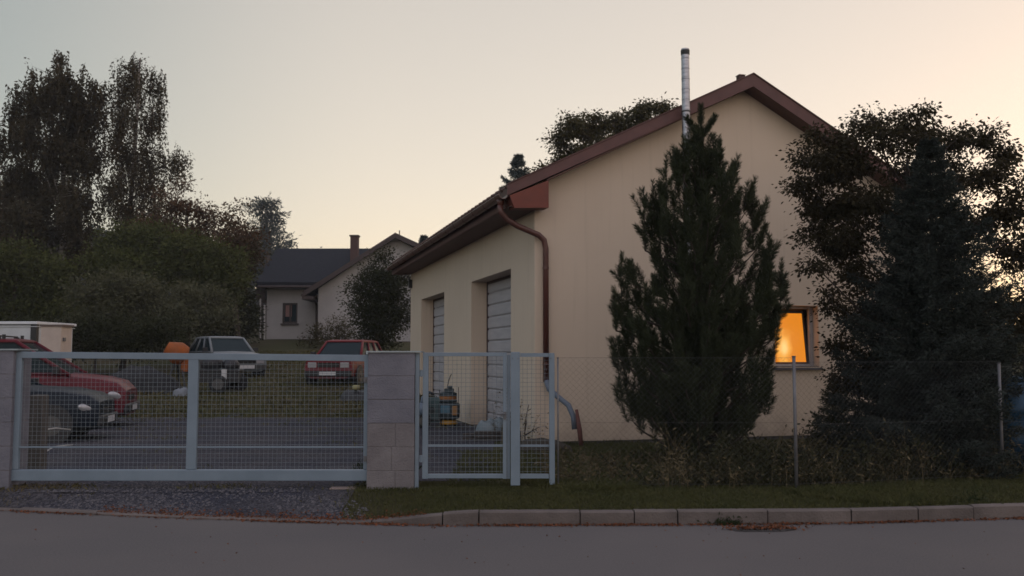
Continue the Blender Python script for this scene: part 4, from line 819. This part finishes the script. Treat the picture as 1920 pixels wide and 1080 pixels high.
# shaded balcony at the left gable end
bxl = XZ(486, 560)[0]
r = MB(); za, zb2 = XZ(0, 562)[1], XZ(0, 585)[1]
r.box(bxl, xl-.005, BY+.1, BY+2.4, za-.15, za).box(bxl, bxl+.15, BY+.1, BY+.25, zb_, za-.15).box(bxl, bxl+.15, BY+.1, BY+.25, za, ze)
r.box(bxl, bxl+.05, BY+.25, BY+2.4, za, za+.75).box(xl-.6, xl-.1, BY+.02, BY+.08, za, za+.8).build('balcony', M['bgtrim'], B, off=bof)
MB().tube([P(488, 560, BY-.1), P(488, 640, BY-.1)], .05, 6).tube([P(496, 572, BY-.1), P(496, 640, BY-.1)], .05, 6).build('porch_post', M['whiteframe'], B, off=bof)
MB().tube([P(749, 440, WY), P(749, 432, WY)], .03, 5).build('antenna', M['black'], B, off=bof)
# ------------------------------------------------------------------ trees
def limbs(mb, base, top, targets, rng, r0, r1, bend=.15, n=8, trunkcurve=.03):
    base = np.array(base); top = np.array(top); ax = top-base; Lh = np.linalg.norm(ax); pts = []; rad = []
    off = rng.normal(0, trunkcurve*Lh, 3)*[1, 1, 0]
    for k in range(n+1):
        t = k/n; pts.append(Vector(base+ax*t+off*math.sin(t*3.1))); rad.append(r0*(1-t)+r1*t)
    rad[0] *= 1.35; mb.tube(pts, rad, 8, True)
    for c, rr in targets:
        c = np.array(c); t = np.clip(((c-base)@ax)/Lh**2-.18-.15*rng.random(), .12, .92); s_ = base+ax*t+off*math.sin(t*3.1)
        mid = (s_+c)/2+rng.normal(0, .06, 3)*np.linalg.norm(c-s_)+np.array([0, 0, bend*np.linalg.norm(c-s_)*.3]); ra = max(rr, (r0*(1-t)+r1*t)*.38)
        mb.tube([Vector(s_), Vector(s_*.5+mid*.5), Vector(mid), Vector(c)], [ra, ra*.75, ra*.5, ra*.2], 5, False)
def tree(name, label, base, top, blobs, bark, leaf, seed, per=1.0, lsize=.08, clusters=9, cr=.28, leaves=60, droop=0, r0=.18, r1=.04, width=.5, group=None, strands=False, cat='tree', shell=.55, twig=True, hang=.0):
    """blobs: (centre, rx, ry, rz); every blob holds leaf clusters on twigs that spring from a limb"""
    rng = np.random.default_rng(seed); E_ = empty(name, tuple(base), 0, label, cat, group); of = tuple(base)
    tm = MB(); limbs(tm, base, top, [(b[0], .015) for b in blobs], rng, r0, r1)
    out = []
    for (c, rx, ry, rz) in blobs:
        c = np.array(c); k = max(3, int(clusters*per*1.7*(rx*rz)/(.6*.6)))
        d = unit(rng.normal(size=(k, 3))); rad = rng.random(k)**shell; pos = c+d*rad[:, None]*np.array([rx, ry, rz])
        for q in pos:
            if twig: tm.tube([Vector(c), Vector((c+q)/2+rng.normal(0, .05, 3)), Vector(q)], [r1*.35, r1*.25, r1*.12], 4, False)
            if strands:
                ns = max(2, leaves//14)
                for _ in range(ns):
                    s0 = q+rng.normal(0, cr*.5, 3); Ls = droop*rng.uniform(.4, 1.2); sway = rng.normal(0, .09, 2); nl = 14; t = (np.arange(nl)+rng.random(nl))/nl
                    C = s0[None]+np.stack([sway[0]*t*Ls, sway[1]*t*Ls, -t*Ls], -1)+rng.normal(0, .035, (nl, 3))
                    out.append(leaf_arr(rng, C, rng.normal(size=(nl, 3))*.7+[0, 0, -1.], lsize, width))
            else:
                C = q+rng.normal(size=(leaves, 3))*np.array([cr, cr, cr*.6])*rng.uniform(.6, 1.25)
                D_ = (C-q)*1.2/cr+rng.normal(size=(leaves, 3))*.8+[0, 0, -hang]
                out.append(leaf_arr(rng, C, D_, lsize, width))
    tm.build('trunk', bark, E_, True, off=of); quads('crown', np.concatenate(out), leaf, E_, off=of)
    return E_
def blobp(lst, Y_, seed=0, dy=.7):       # (px, py, rx_px, ry_px) -> blob at depth about Y_
    rr = random.Random(seed); out = []
    for (px, py, a, b) in lst:
        y = Y_+rr.uniform(-dy, dy); c = P(px, py, y); k = y/F; out.append((tuple(c), a*k, (a+b)*.5*k, b*k))
    return out
def gbase(px, Y_): q = P(px, 600, Y_); return (q.x, Y_, gz(q.x, Y_)-.1)
LBIRCH = leafm('birch_leaf', (.026, .024, .013), (.048, .036, .018), .5); LBIRCH2 = leafm('birch_leaf_rusty', (.030, .028, .016), (.055, .040, .022), .35)
LRUST = leafm('rusty_leaf', (.046, .036, .018), (.090, .048, .030), .5); LGREEN = leafm('green_leaf', (.032, .042, .014), (.080, .086, .030), .55)
LGREY = leafm('grey_green_leaf', (.038, .042, .024), (.105, .104, .062), .7); LDARK = leafm('dark_leaf', (.018, .022, .010), (.034, .036, .016), .4)
LOLIVE = leafm('olive_leaf', (.036, .036, .016), (.066, .050, .024), .35)
# two birches on the left
b1 = [(110, 150, 60, 40), (60, 190, 42, 48), (150, 200, 52, 55), (38, 255, 36, 40), (100, 260, 55, 50), (165, 285, 36, 46), (30, 330, 36, 40), (90, 345, 60, 50), (150, 365, 42, 44), (45, 400, 42, 40), (110, 430, 60, 48), (160, 450, 32, 48), (100, 505, 55, 50), (150, 545, 36, 46), (60, 480, 40, 50), (105, 108, 14, 16), (180, 160, 22, 22)]
tree('birch_tree', 'tall broad birch with a dense drooping crown at the far left', gbase(110, 47), P(108, 120, 47), blobp(b1, 47, 1, 1.6), M['birchbark'], LBIRCH, 11, .60, .17, 9, .34, 112, 1.3, .24, .05, .5, None, True)
b2 = [(250, 120, 36, 28), (240, 165, 34, 36), (285, 150, 24, 34), (235, 215, 34, 38), (285, 215, 32, 36), (225, 270, 28, 38), (275, 285, 42, 40), (235, 330, 34, 38), (285, 345, 40, 38), (325, 290, 20, 20), (240, 385, 34, 34), (290, 400, 42, 36), (205, 345, 14, 30), (345, 295, 12, 12), (270, 450, 46, 34)]
tree('birch_tree', 'slimmer weeping birch with hanging twigs and a pale trunk, right of the broad birch', gbase(215, 46), P(262, 110, 46), blobp(b2, 46, 2, 1.2), M['birchbark'], LBIRCH2, 12, .52, .15, 9, .33, 112, 1.5, .20, .05, .42, None, True)
tree('autumn_cherry', 'reddish brown autumn tree between the weeping birch and the neighbour house', gbase(350, 43), P(350, 400, 43), blobp([(330, 385, 38, 26), (380, 400, 36, 28), (430, 420, 30, 22), (300, 430, 50, 36), (365, 445, 50, 34), (425, 455, 42, 28), (465, 440, 26, 14), (462, 475, 30, 26), (340, 350, 14, 12), (440, 385, 14, 8), (300, 480, 60, 40)], 43, 3), M['bark'], LRUST, 13, 1.0, .14, 9, .26, 46, 0, .16, .04, .5, hang=.5)
tree('autumn_cherry', 'brown leaved tree at the far left edge behind the broad birch', gbase(10, 50), P(10, 350, 50), blobp([(10, 370, 40, 36), (45, 410, 40, 36), (0, 430, 40, 40), (60, 455, 34, 30), (-50, 400, 50, 50)], 50, 4), M['bark'], LRUST, 14, 1.0, .16, 9, .3, 50, 0, .16, .04)
tree('bushy_tree', 'dark green bushy tree low at the far left edge', gbase(40, 38), P(40, 470, 38), blobp([(30, 490, 60, 40), (90, 520, 45, 42), (10, 540, 60, 50), (70, 575, 60, 44), (120, 590, 36, 40), (20, 610, 60, 40), (-60, 520, 60, 60)], 38, 5), M['bark'], LGREEN, 15, 1.6, .13, 10, .3, 60, 0, .16, .04)
tree('bushy_tree', 'mid green rounded tree below the birches in the centre of the left trees', gbase(300, 40), P(300, 440, 40), blobp([(230, 455, 46, 32), (290, 450, 50, 32), (350, 465, 50, 32), (200, 500, 40, 36), (260, 505, 55, 40), (330, 510, 55, 40), (400, 490, 48, 38), (395, 545, 48, 40), (432, 510, 32, 40), (230, 560, 45, 36)], 40, 6), M['bark'], LGREEN, 16, 1.6, .13, 10, .3, 60, 0, .16, .04)
tree('bushy_tree', 'olive green tree with rusty tips just left of the neighbour house', gbase(450, 44), P(450, 430, 44), blobp([(450, 450, 34, 30), (458, 480, 24, 34), (430, 500, 36, 40), (420, 540, 34, 34)], 44, 16), M['bark'], LOLIVE, 36, 1.1, .14, 10, .3, 55, 0, .14, .04)
tree('fruit_tree', 'grey green fruit tree in front of the left trees, above the orange machine', gbase(230, 33), P(240, 540, 33), blobp([(170, 555, 36, 40), (225, 540, 40, 36), (275, 560, 42, 40), (200, 600, 50, 36), (265, 615, 50, 30), (320, 600, 34, 40), (150, 620, 36, 30)], 33, 7), M['bark'], LGREY, 17, 2.0, .10, 10, .26, 60, 0, .12, .03, hang=-.4)
tree('fruit_tree', 'grey green fruit tree with a bare trunk left of the pale grey car', gbase(395, 35), P(385, 560, 35), blobp([(350, 560, 36, 32), (395, 565, 36, 34), (370, 600, 40, 26), (330, 620, 30, 26), (420, 600, 24, 24)], 35, 8), M['bark'], LGREY, 18, 2.0, .10, 10, .26, 60, 0, .12, .03, hang=-.4)
tree('dark_shrub', 'dark dense shrub between the fruit trees and the neighbour house', gbase(445, 46), P(445, 560, 46), blobp([(420, 570, 30, 34), (445, 560, 24, 30), (435, 605, 34, 34), (466, 600, 10, 36), (420, 630, 30, 22)], 46, 9), M['bark'], LDARK, 19, 2.0, .14, 11, .28, 60, 0, .12, .03, cat='shrub')
hb = []
for k in range(9): hb.append((-40+k*42, 632+8*math.sin(k*2.1), 34, 36))
tree('hedge', 'dark low hedge running behind the caravan and the junk', gbase(180, 31), P(180, 640, 31), blobp(hb, 31, 10, .4), M['bark'], LDARK, 20, 2.0, .10, 11, .24, 70, 0, .06, .02, cat='hedge')
hb = [(505-k*0+20*k, 652+3*math.sin(k*2.0), 15, 9) for k in range(3)]
tree('low_shrub', 'rounded shrub with light leaves in front of the neighbour house window wall', gbase(630, 44), P(630, 610, 44), blobp([(600, 625, 26, 18), (635, 615, 28, 20), (655, 630, 18, 16), (620, 640, 40, 14), (580, 642, 18, 10)], 44, 11, .4), M['bark'], LOLIVE, 21, 1.1, .10, 10, .2, 46, 0, .06, .02, cat='shrub')
tree('dark_tree', 'dark ragged tree with a sparse top hiding the right half of the neighbour house', gbase(712, 38), P(718, 500, 38), blobp([(718, 480, 12, 14), (735, 500, 12, 12), (695, 500, 12, 10), (715, 520, 32, 22), (685, 550, 34, 30), (735, 545, 32, 32), (700, 590, 46, 34), (740, 590, 36, 34), (710, 630, 46, 26), (750, 520, 12, 16)], 38, 12, .6), M['bark'], LDARK, 22, 1.7, .11, 11, .24, 60, 0, .12, .04)
# trees behind the roof of the main house
tree('walnut_tree', 'leafy walnut rising behind the left slope of the main house roof', (P(1150, 600, 33).x, 33, 0), P(1150, 230, 33), blobp([(1075, 235, 34, 26), (1050, 265, 22, 26), (1110, 245, 40, 36), (1155, 235, 36, 30), (1205, 205, 24, 24), (1200, 240, 38, 34), (1245, 205, 18, 20), (1250, 235, 30, 30), (1060, 300, 24, 20), (1020, 320, 16, 18), (1100, 290, 44, 30), (1160, 285, 50, 40), (1125, 340, 60, 40), (1220, 290, 50, 40)], 33, 13), M['bark'], leafm('walnut_leaf', (.030, .034, .014), (.070, .055, .024), .5), 23, 2.4, .115, 10, .14, 46, 0, .2, .04, .5, hang=.9, shell=.6)
# conifers in the distance
def conifer(name, label, base, height, rad, mt, seed, whorls=16, layers=7, nd=.09, start=.12, shape=1.0, dens=1.0, group=None, jitter=0.1, up=.0, trunk_r=.09, width=.22):
    rng = np.random.default_rng(seed); base = np.array(base); E_ = empty(name, tuple(base), 0, label, 'tree', group); of = tuple(base)
    tm = MB().tube([Vector(base), Vector(base+[0, 0, height*.5]), Vector(base+[0, 0, height])], [trunk_r, trunk_r*.6, .008], 7, True); out = []
    nb = whorls*layers
    for w_ in range(nb):
        f = start+(1-start)*((w_+rng.random())/nb)**.95; f = round(f*whorls)/whorls*.45+f*.55; f = min(f, .985); z = height*f; Lb = (rad*(1-f)**shape+.03)*rng.uniform(.6, 1.12)*(1+.12*math.sin(w_*2.4*.37+f*9))
        a = w_*2.39996+rng.uniform(-.3, .3); dr = np.array([math.cos(a), math.sin(a), 0.]); n = max(4, int(Lb/.045*dens)); t = np.linspace(.12, 1, n)
        zz = (-.26+up+.5*f)*Lb*t+.22*Lb*t**3; C = base+[0, 0, z]+dr*(Lb*t)[:, None]+np.stack([0*t, 0*t, zz], -1)
        tm.tube([Vector(C[0]-dr*Lb*.12), Vector(C[n//2]), Vector(C[-1])], [.010+.008*Lb, .007, .003], 4, False); sd_ = np.array([-dr[1], dr[0], 0])
        for s_ in (1, -1, 1, -1, 0):
            lt = Lb*.38*(1.08-t)*rng.uniform(.5, 1.25, n)+.06; m_ = 7 if s_ else 3; vz = rng.normal(-.25, .35, n)
            for j in range(m_):
                u = (j+.3+rng.random(n)*.7)/m_; Q = C+(sd_*s_*.8+dr*.65)[None]*(lt*u)[:, None]*(1 if s_ else .3)+np.stack([0*t, 0*t, vz*lt*u+rng.normal(0, .014, n)], -1)
                Dn = (sd_*s_*.6+dr*.6)[None]+rng.normal(0, .6, (n, 3))+[0, 0, .2]; out.append(leaf_arr(rng, Q, Dn, nd, width, .3))
    tm.build('trunk', M['bark'], E_, True, off=of); quads('crown', np.concatenate(out), mt, E_, off=of); return E_
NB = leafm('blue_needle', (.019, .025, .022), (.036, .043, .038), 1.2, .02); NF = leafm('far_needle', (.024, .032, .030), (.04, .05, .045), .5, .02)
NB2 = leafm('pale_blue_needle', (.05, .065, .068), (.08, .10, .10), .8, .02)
p = P(972, 560, 40); conifer('spruce_tree', 'bluish spruce top peeking over the gutter of the main house', (p.x, 40, .5), P(972, 290, 40).z-.5, 3.6, NB2, 31, 22, 6, .15, .3, .9, .55, up=.1)
p = P(795, 560, 75); conifer('spruce_tree', 'tiny distant spruce top showing just above the far end of the gutter', (p.x, 75, 2), P(797, 444, 75).z-2, 2.4, NF, 32, 18, 8, .3, .1, .8, .5)
# hazy far pine
pb = [(492, 382, 30, 8), (505, 400, 22, 10), (480, 396, 16, 6), (512, 420, 14, 12), (492, 425, 20, 10), (508, 440, 18, 10), (488, 445, 22, 8), (535, 455, 14, 8), (500, 458, 26, 8), (470, 450, 10, 6)]
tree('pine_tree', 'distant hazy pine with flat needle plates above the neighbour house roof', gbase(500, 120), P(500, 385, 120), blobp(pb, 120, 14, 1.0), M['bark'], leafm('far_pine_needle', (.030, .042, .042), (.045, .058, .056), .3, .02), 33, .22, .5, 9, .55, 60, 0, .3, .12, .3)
hb = []
rr = random.Random(8)
for k in range(26): hb.append((-60+k*24+rr.uniform(-8, 8), 470+rr.uniform(-14, 16) + (6 if k > 17 else -10), 22, 20))
for row, (yy, r_) in enumerate(((520, 34), (575, 40), (630, 40))):
    for k in range(14): hb.append((-60+k*46+row*17, yy+rr.uniform(-10, 10), 36, r_))
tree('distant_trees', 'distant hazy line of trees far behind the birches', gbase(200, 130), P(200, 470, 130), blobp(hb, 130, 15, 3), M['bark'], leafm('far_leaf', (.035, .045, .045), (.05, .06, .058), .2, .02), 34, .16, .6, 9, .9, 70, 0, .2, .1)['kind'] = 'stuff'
# ------------------------------------------------------------------ young pine in front of the gable
def shoot_arr(rng, p, d, Ls, nr, n):                 # bottle-brush shoot
    t = rng.random(n)**.85; ax = unit(d); s_ = rng.normal(size=(n, 3)); s_ = unit(s_-(s_@ax)[:, None]*ax)
    C = p+ax*(Ls*t)[:, None]; Dn = s_*1.0+ax*(.75+.7*t**3)[:, None]; s = nr*rng.uniform(.8, 1.15, n)
    Dn = unit(Dn); w_ = unit(np.cross(Dn, rng.normal(size=(n, 3))))*.0030; tip = C+Dn*s[:, None]
    return np.stack([C-w_, C+w_, tip+w_*.5, tip-w_*.5], 1)
def young_pine():
    rng = np.random.default_rng(77); Yp = 12.6; base = np.array([P(1308, 880, Yp).x, Yp, 0.]); E_ = empty('young_pine', tuple(base), 0, 'young upright pine with candle-like shoots in front of the gable wall', 'tree'); of = tuple(base)
    k = Yp/F; rows = [(880, 1262, 1352), (855, 1235, 1385), (820, 1195, 1420), (790, 1172, 1444), (740, 1152, 1452), (690, 1150, 1448), (640, 1152, 1450), (600, 1158, 1452), (560, 1160, 1456), (520, 1175, 1446), (470, 1188, 1420), (430, 1200, 1412), (390, 1210, 1400), (350, 1235, 1380), (310, 1262, 1348), (280, 1285, 1340), (245, 1305, 1326)]
    zs = np.array([P(0, r_[0], Yp).z for r_ in rows])[::-1][::-1]; lo = np.array([P(r_[1], r_[0], Yp).x for r_ in rows]); hi = np.array([P(r_[2], r_[0], Yp).x for r_ in rows])
    o_ = np.argsort(zs); zs, lo, hi = zs[o_], lo[o_], hi[o_]; top = P(1315, 212, Yp)
    tm = MB(); cxs = lambda z: base[0]+(top.x-base[0])*z/top.z
    tm.tube([Vector((cxs(z), Yp, z)) for z in np.linspace(0, top.z-.35, 8)], [.075*(1-.8*t) for t in np.linspace(0, 1, 8)], 8); out = []
    nwh = 15
    for w_ in range(nwh):
        z0 = .12+(top.z-1.0)*w_/nwh; nb = 9 if w_ < 7 else 8 if w_ < nwh-3 else 6
        for b_ in range(nb):
            a = 2*math.pi*(b_+rng.random()*.7)/nb+w_*.9; ca, sa_ = math.cos(a), math.sin(a)
            ztip = z0+rng.uniform(.35, .62); zz = min(ztip, zs[-1]); xe = (np.interp(zz, zs, hi) if ca > 0 else np.interp(zz, zs, lo)); Rx = abs(xe-cxs(z0)); Ry = .5*(np.interp(zz, zs, hi)-np.interp(zz, zs, lo))
            Rr = 1/math.sqrt((ca/max(Rx, .08))**2+(sa_/max(Ry, .08))**2)*(rng.uniform(.80, 1.0) if z0 < 1.8 else (rng.uniform(.58, .80) if rng.random() < .55 else rng.uniform(.93, 1.08)))-(.05 if z0 > 1.6 else 0)
            Rr = max(Rr, .06)
            n = max(3, int(Rr/.14)); path = []
            for j in range(n+1):
                t = j/n; path.append(np.array([cxs(z0)+ca*Rr*t, Yp+sa_*Rr*t, z0+(ztip-z0)*t**1.7])+rng.normal(0, .012, 3))
            tm.tube([Vector(q) for q in path], [.022*(1-.6*j/n)*(1.1-.6*w_/nwh) for j in range(n+1)], 5, False)
            for j in range(1, n+1):
                t = j/n; rad_ = np.array([ca, sa_, 0])
                for s_ in range((3 if z0 < 1.9 else 2) if j < n else 4):
                    d = rad_*rng.uniform(.05, .55)+np.array([-sa_, ca, 0])*rng.uniform(-.45, .45)+np.array([0, 0, rng.uniform(.9, 1.3)]); Ls = rng.uniform(.17, .31)*(.85+.3*t)
                    q = path[j]+rng.normal(0, .05, 3); out.append(shoot_arr(rng, q, d, Ls, .074, 150))
            d = np.array([ca*.35, sa_*.35, 1.]); out.append(shoot_arr(rng, path[-1], d, rng.uniform(.24, .36), .068, 170))
    # the outlying spires seen on the right and left of the crown
    for (px, pyb, pyt) in ((1444, 640, 438), (1462, 600, 492), (1412, 470, 365), (1345, 330, 268), (1352, 400, 262), (1282, 340, 262), (1250, 400, 298), (1210, 470, 385), (1155, 620, 545), (1375, 400, 315), (1465, 560, 505), (1430, 600, 470), (1228, 450, 345), (1165, 590, 480), (1290, 300, 255)):
        yb_ = Yp+rng.uniform(-.35, .1); a_ = np.array(P(px, pyb, yb_)); t_ = np.array(P(px+rng.uniform(-4, 4), pyt+16, yb_)); Lq = t_[2]-a_[2]
        tm.tube([Vector((cxs(a_[2]-.3), Yp, a_[2]-.3)), Vector(a_), Vector(t_)], [.018, .012, .006], 5, False); ns = max(3, int(Lq/.07))
        for j in range(ns):
            t = j/(ns-1); q = a_*(1-t)+t_*t
            if t < .85:
                for s_ in range(2): th = rng.uniform(0, 6.28); out.append(shoot_arr(rng, q, np.array([math.cos(th)*.7, math.sin(th)*.7, 1.]), rng.uniform(.14, .24)*(1.15-.5*t), .066, 120))
            else: out.append(shoot_arr(rng, q, np.array([rng.normal(0, .1), 0, 1.]), .16, .055, 90))
    for (px, py, qx, qy) in ((1314, 275, 1314, 204), (1312, 258, 1290, 224), (1316, 258, 1338, 222), (1314, 310, 1314, 270), (1314, 345, 1318, 300), (1314, 380, 1312, 330)):
        a_ = np.array(P(px, py, Yp)); b_ = np.array(P(qx, qy, Yp)); L_s = np.linalg.norm(b_-a_)
        for j in range(3): out.append(shoot_arr(rng, a_+(b_-a_)*j/3.2, b_-a_, L_s*.45, .072, 330))
    tm.build('trunk', M['bark'], E_, True, off=of)
    quads('crown', np.concatenate(out), leafm('pine_needle', (.020, .026, .014), (.042, .050, .026), 1.5, .03), E_, off=of)
young_pine()
# small pine seedling by the right plinth
p = hw(5.0, -1.0); conifer('pine_sapling', 'small dark conifer sapling under the lit window', (p.x, p.y, 0), .95, .45, LDARK, 41, 7, 6, .05, .1, .8, 1.0, trunk_r=.02)
# blue spruce
p = P(1762, 880, 12.6); conifer('blue_spruce', 'blue grey spruce with layered boughs right of the lit window', (p.x, 12.6, 0), P(1765, 262, 12.6).z, 1.7, NB, 42, 22, 18, .058, .03, .95, 1.0, trunk_r=.08, width=.26)
# broad leaved tree over the right half of the roof
rb = [(1580, 290, 44, 34), (1530, 385, 36, 30), (1575, 470, 40, 36), (1600, 380, 44, 40), (1560, 262, 44, 26), (1520, 300, 34, 34), (1510, 350, 30, 30), (1555, 330, 44, 40), (1600, 245, 34, 22), (1640, 232, 36, 30), (1655, 270, 44, 34), (1700, 235, 40, 28), (1690, 215, 20, 14), (1740, 260, 44, 30), (1790, 270, 40, 28), (1840, 265, 44, 24), (1880, 300, 30, 34), (1860, 330, 44, 36), (1800, 330, 44, 34), (1600, 320, 40, 34), (1560, 400, 44, 38), (1535, 450, 34, 36), (1530, 500, 26, 22), (1600, 440, 40, 40), (1610, 520, 44, 44), (1640, 380, 50, 44), (1700, 330, 44, 36), (1690, 440, 50, 50), (1560, 560, 26, 30), (1620, 600, 50, 50), (1900, 400, 44, 50), (1910, 480, 50, 50), (1850, 420, 44, 40), (1900, 580, 60, 60), (1700, 540, 60, 60), (1580, 650, 30, 30), (1590, 710, 34, 34), (1640, 690, 50, 50), (1800, 420, 44, 44), (1730, 205, 22, 12), (1815, 245, 20, 10), (1910, 350, 20, 24), (1960, 430, 40, 60), (1960, 560, 50, 80), (1850, 640, 70, 70)]
tree('walnut_tree', 'large dark walnut overhanging the right slope of the main house roof', (P(1690, 800, 14).x, 14.1, 0), P(1700, 300, 14.1), blobp(rb, 14.0, 21, .8), M['bark'], leafm('roof_tree_leaf', (.020, .020, .010), (.042, .032, .017), .8), 24, 5.2, .062, 9, .095, 62, 0, .13, .02, .5, hang=.9, shell=.62)
hb2 = [(1870, 760, 50, 50), (1920, 700, 50, 60), (1640, 790, 50, 40), (1700, 800, 60, 50), (1800, 820, 70, 40), (1900, 840, 60, 40), (1570, 800, 30, 26)]
tree('dark_shrub', 'dark shrub filling the bottom right corner behind the chain link fence', (P(1800, 880, 13.4).x, 13.6, 0), P(1800, 800, 13.6), blobp(hb2, 13.6, 22, .5), M['bark'], LDARK, 25, 3.2, .07, 9, .12, 44, 0, .05, .02, cat='shrub')
tree('bare_shrub', 'thin straggly shrub behind the wire panel by the house corner', (hw(-.3, -.5).x, hw(-.3, -.5).y, 0), hw(-.25, -.5, .7), [(tuple(hw(-.3, -.5, .5)), .18, .18, .3), (tuple(hw(-.1, -.6, .35)), .2, .2, .22)], M['bark'], G3, 26, 2, .05, 6, .08, 9, 0, .012, .006, cat='shrub')
# ------------------------------------------------------------------ evening haze
hzm = bpy.data.materials.new('haze'); hzm.use_nodes = True; hn = hzm.node_tree; hn.nodes.remove(hn.nodes['Principled BSDF']); hv = hn.nodes.new('ShaderNodeVolumePrincipled'); hv.inputs['Color'].default_value = (.85, .9, 1, 1); hv.inputs['Density'].default_value = .00045; hn.links.new(hv.outputs[0], hn.nodes['Material Output'].inputs['Volume'])
tag(MB().box(-401, 301, -301, 901, -1.4, 34).build('haze', hzm), kind='stuff')
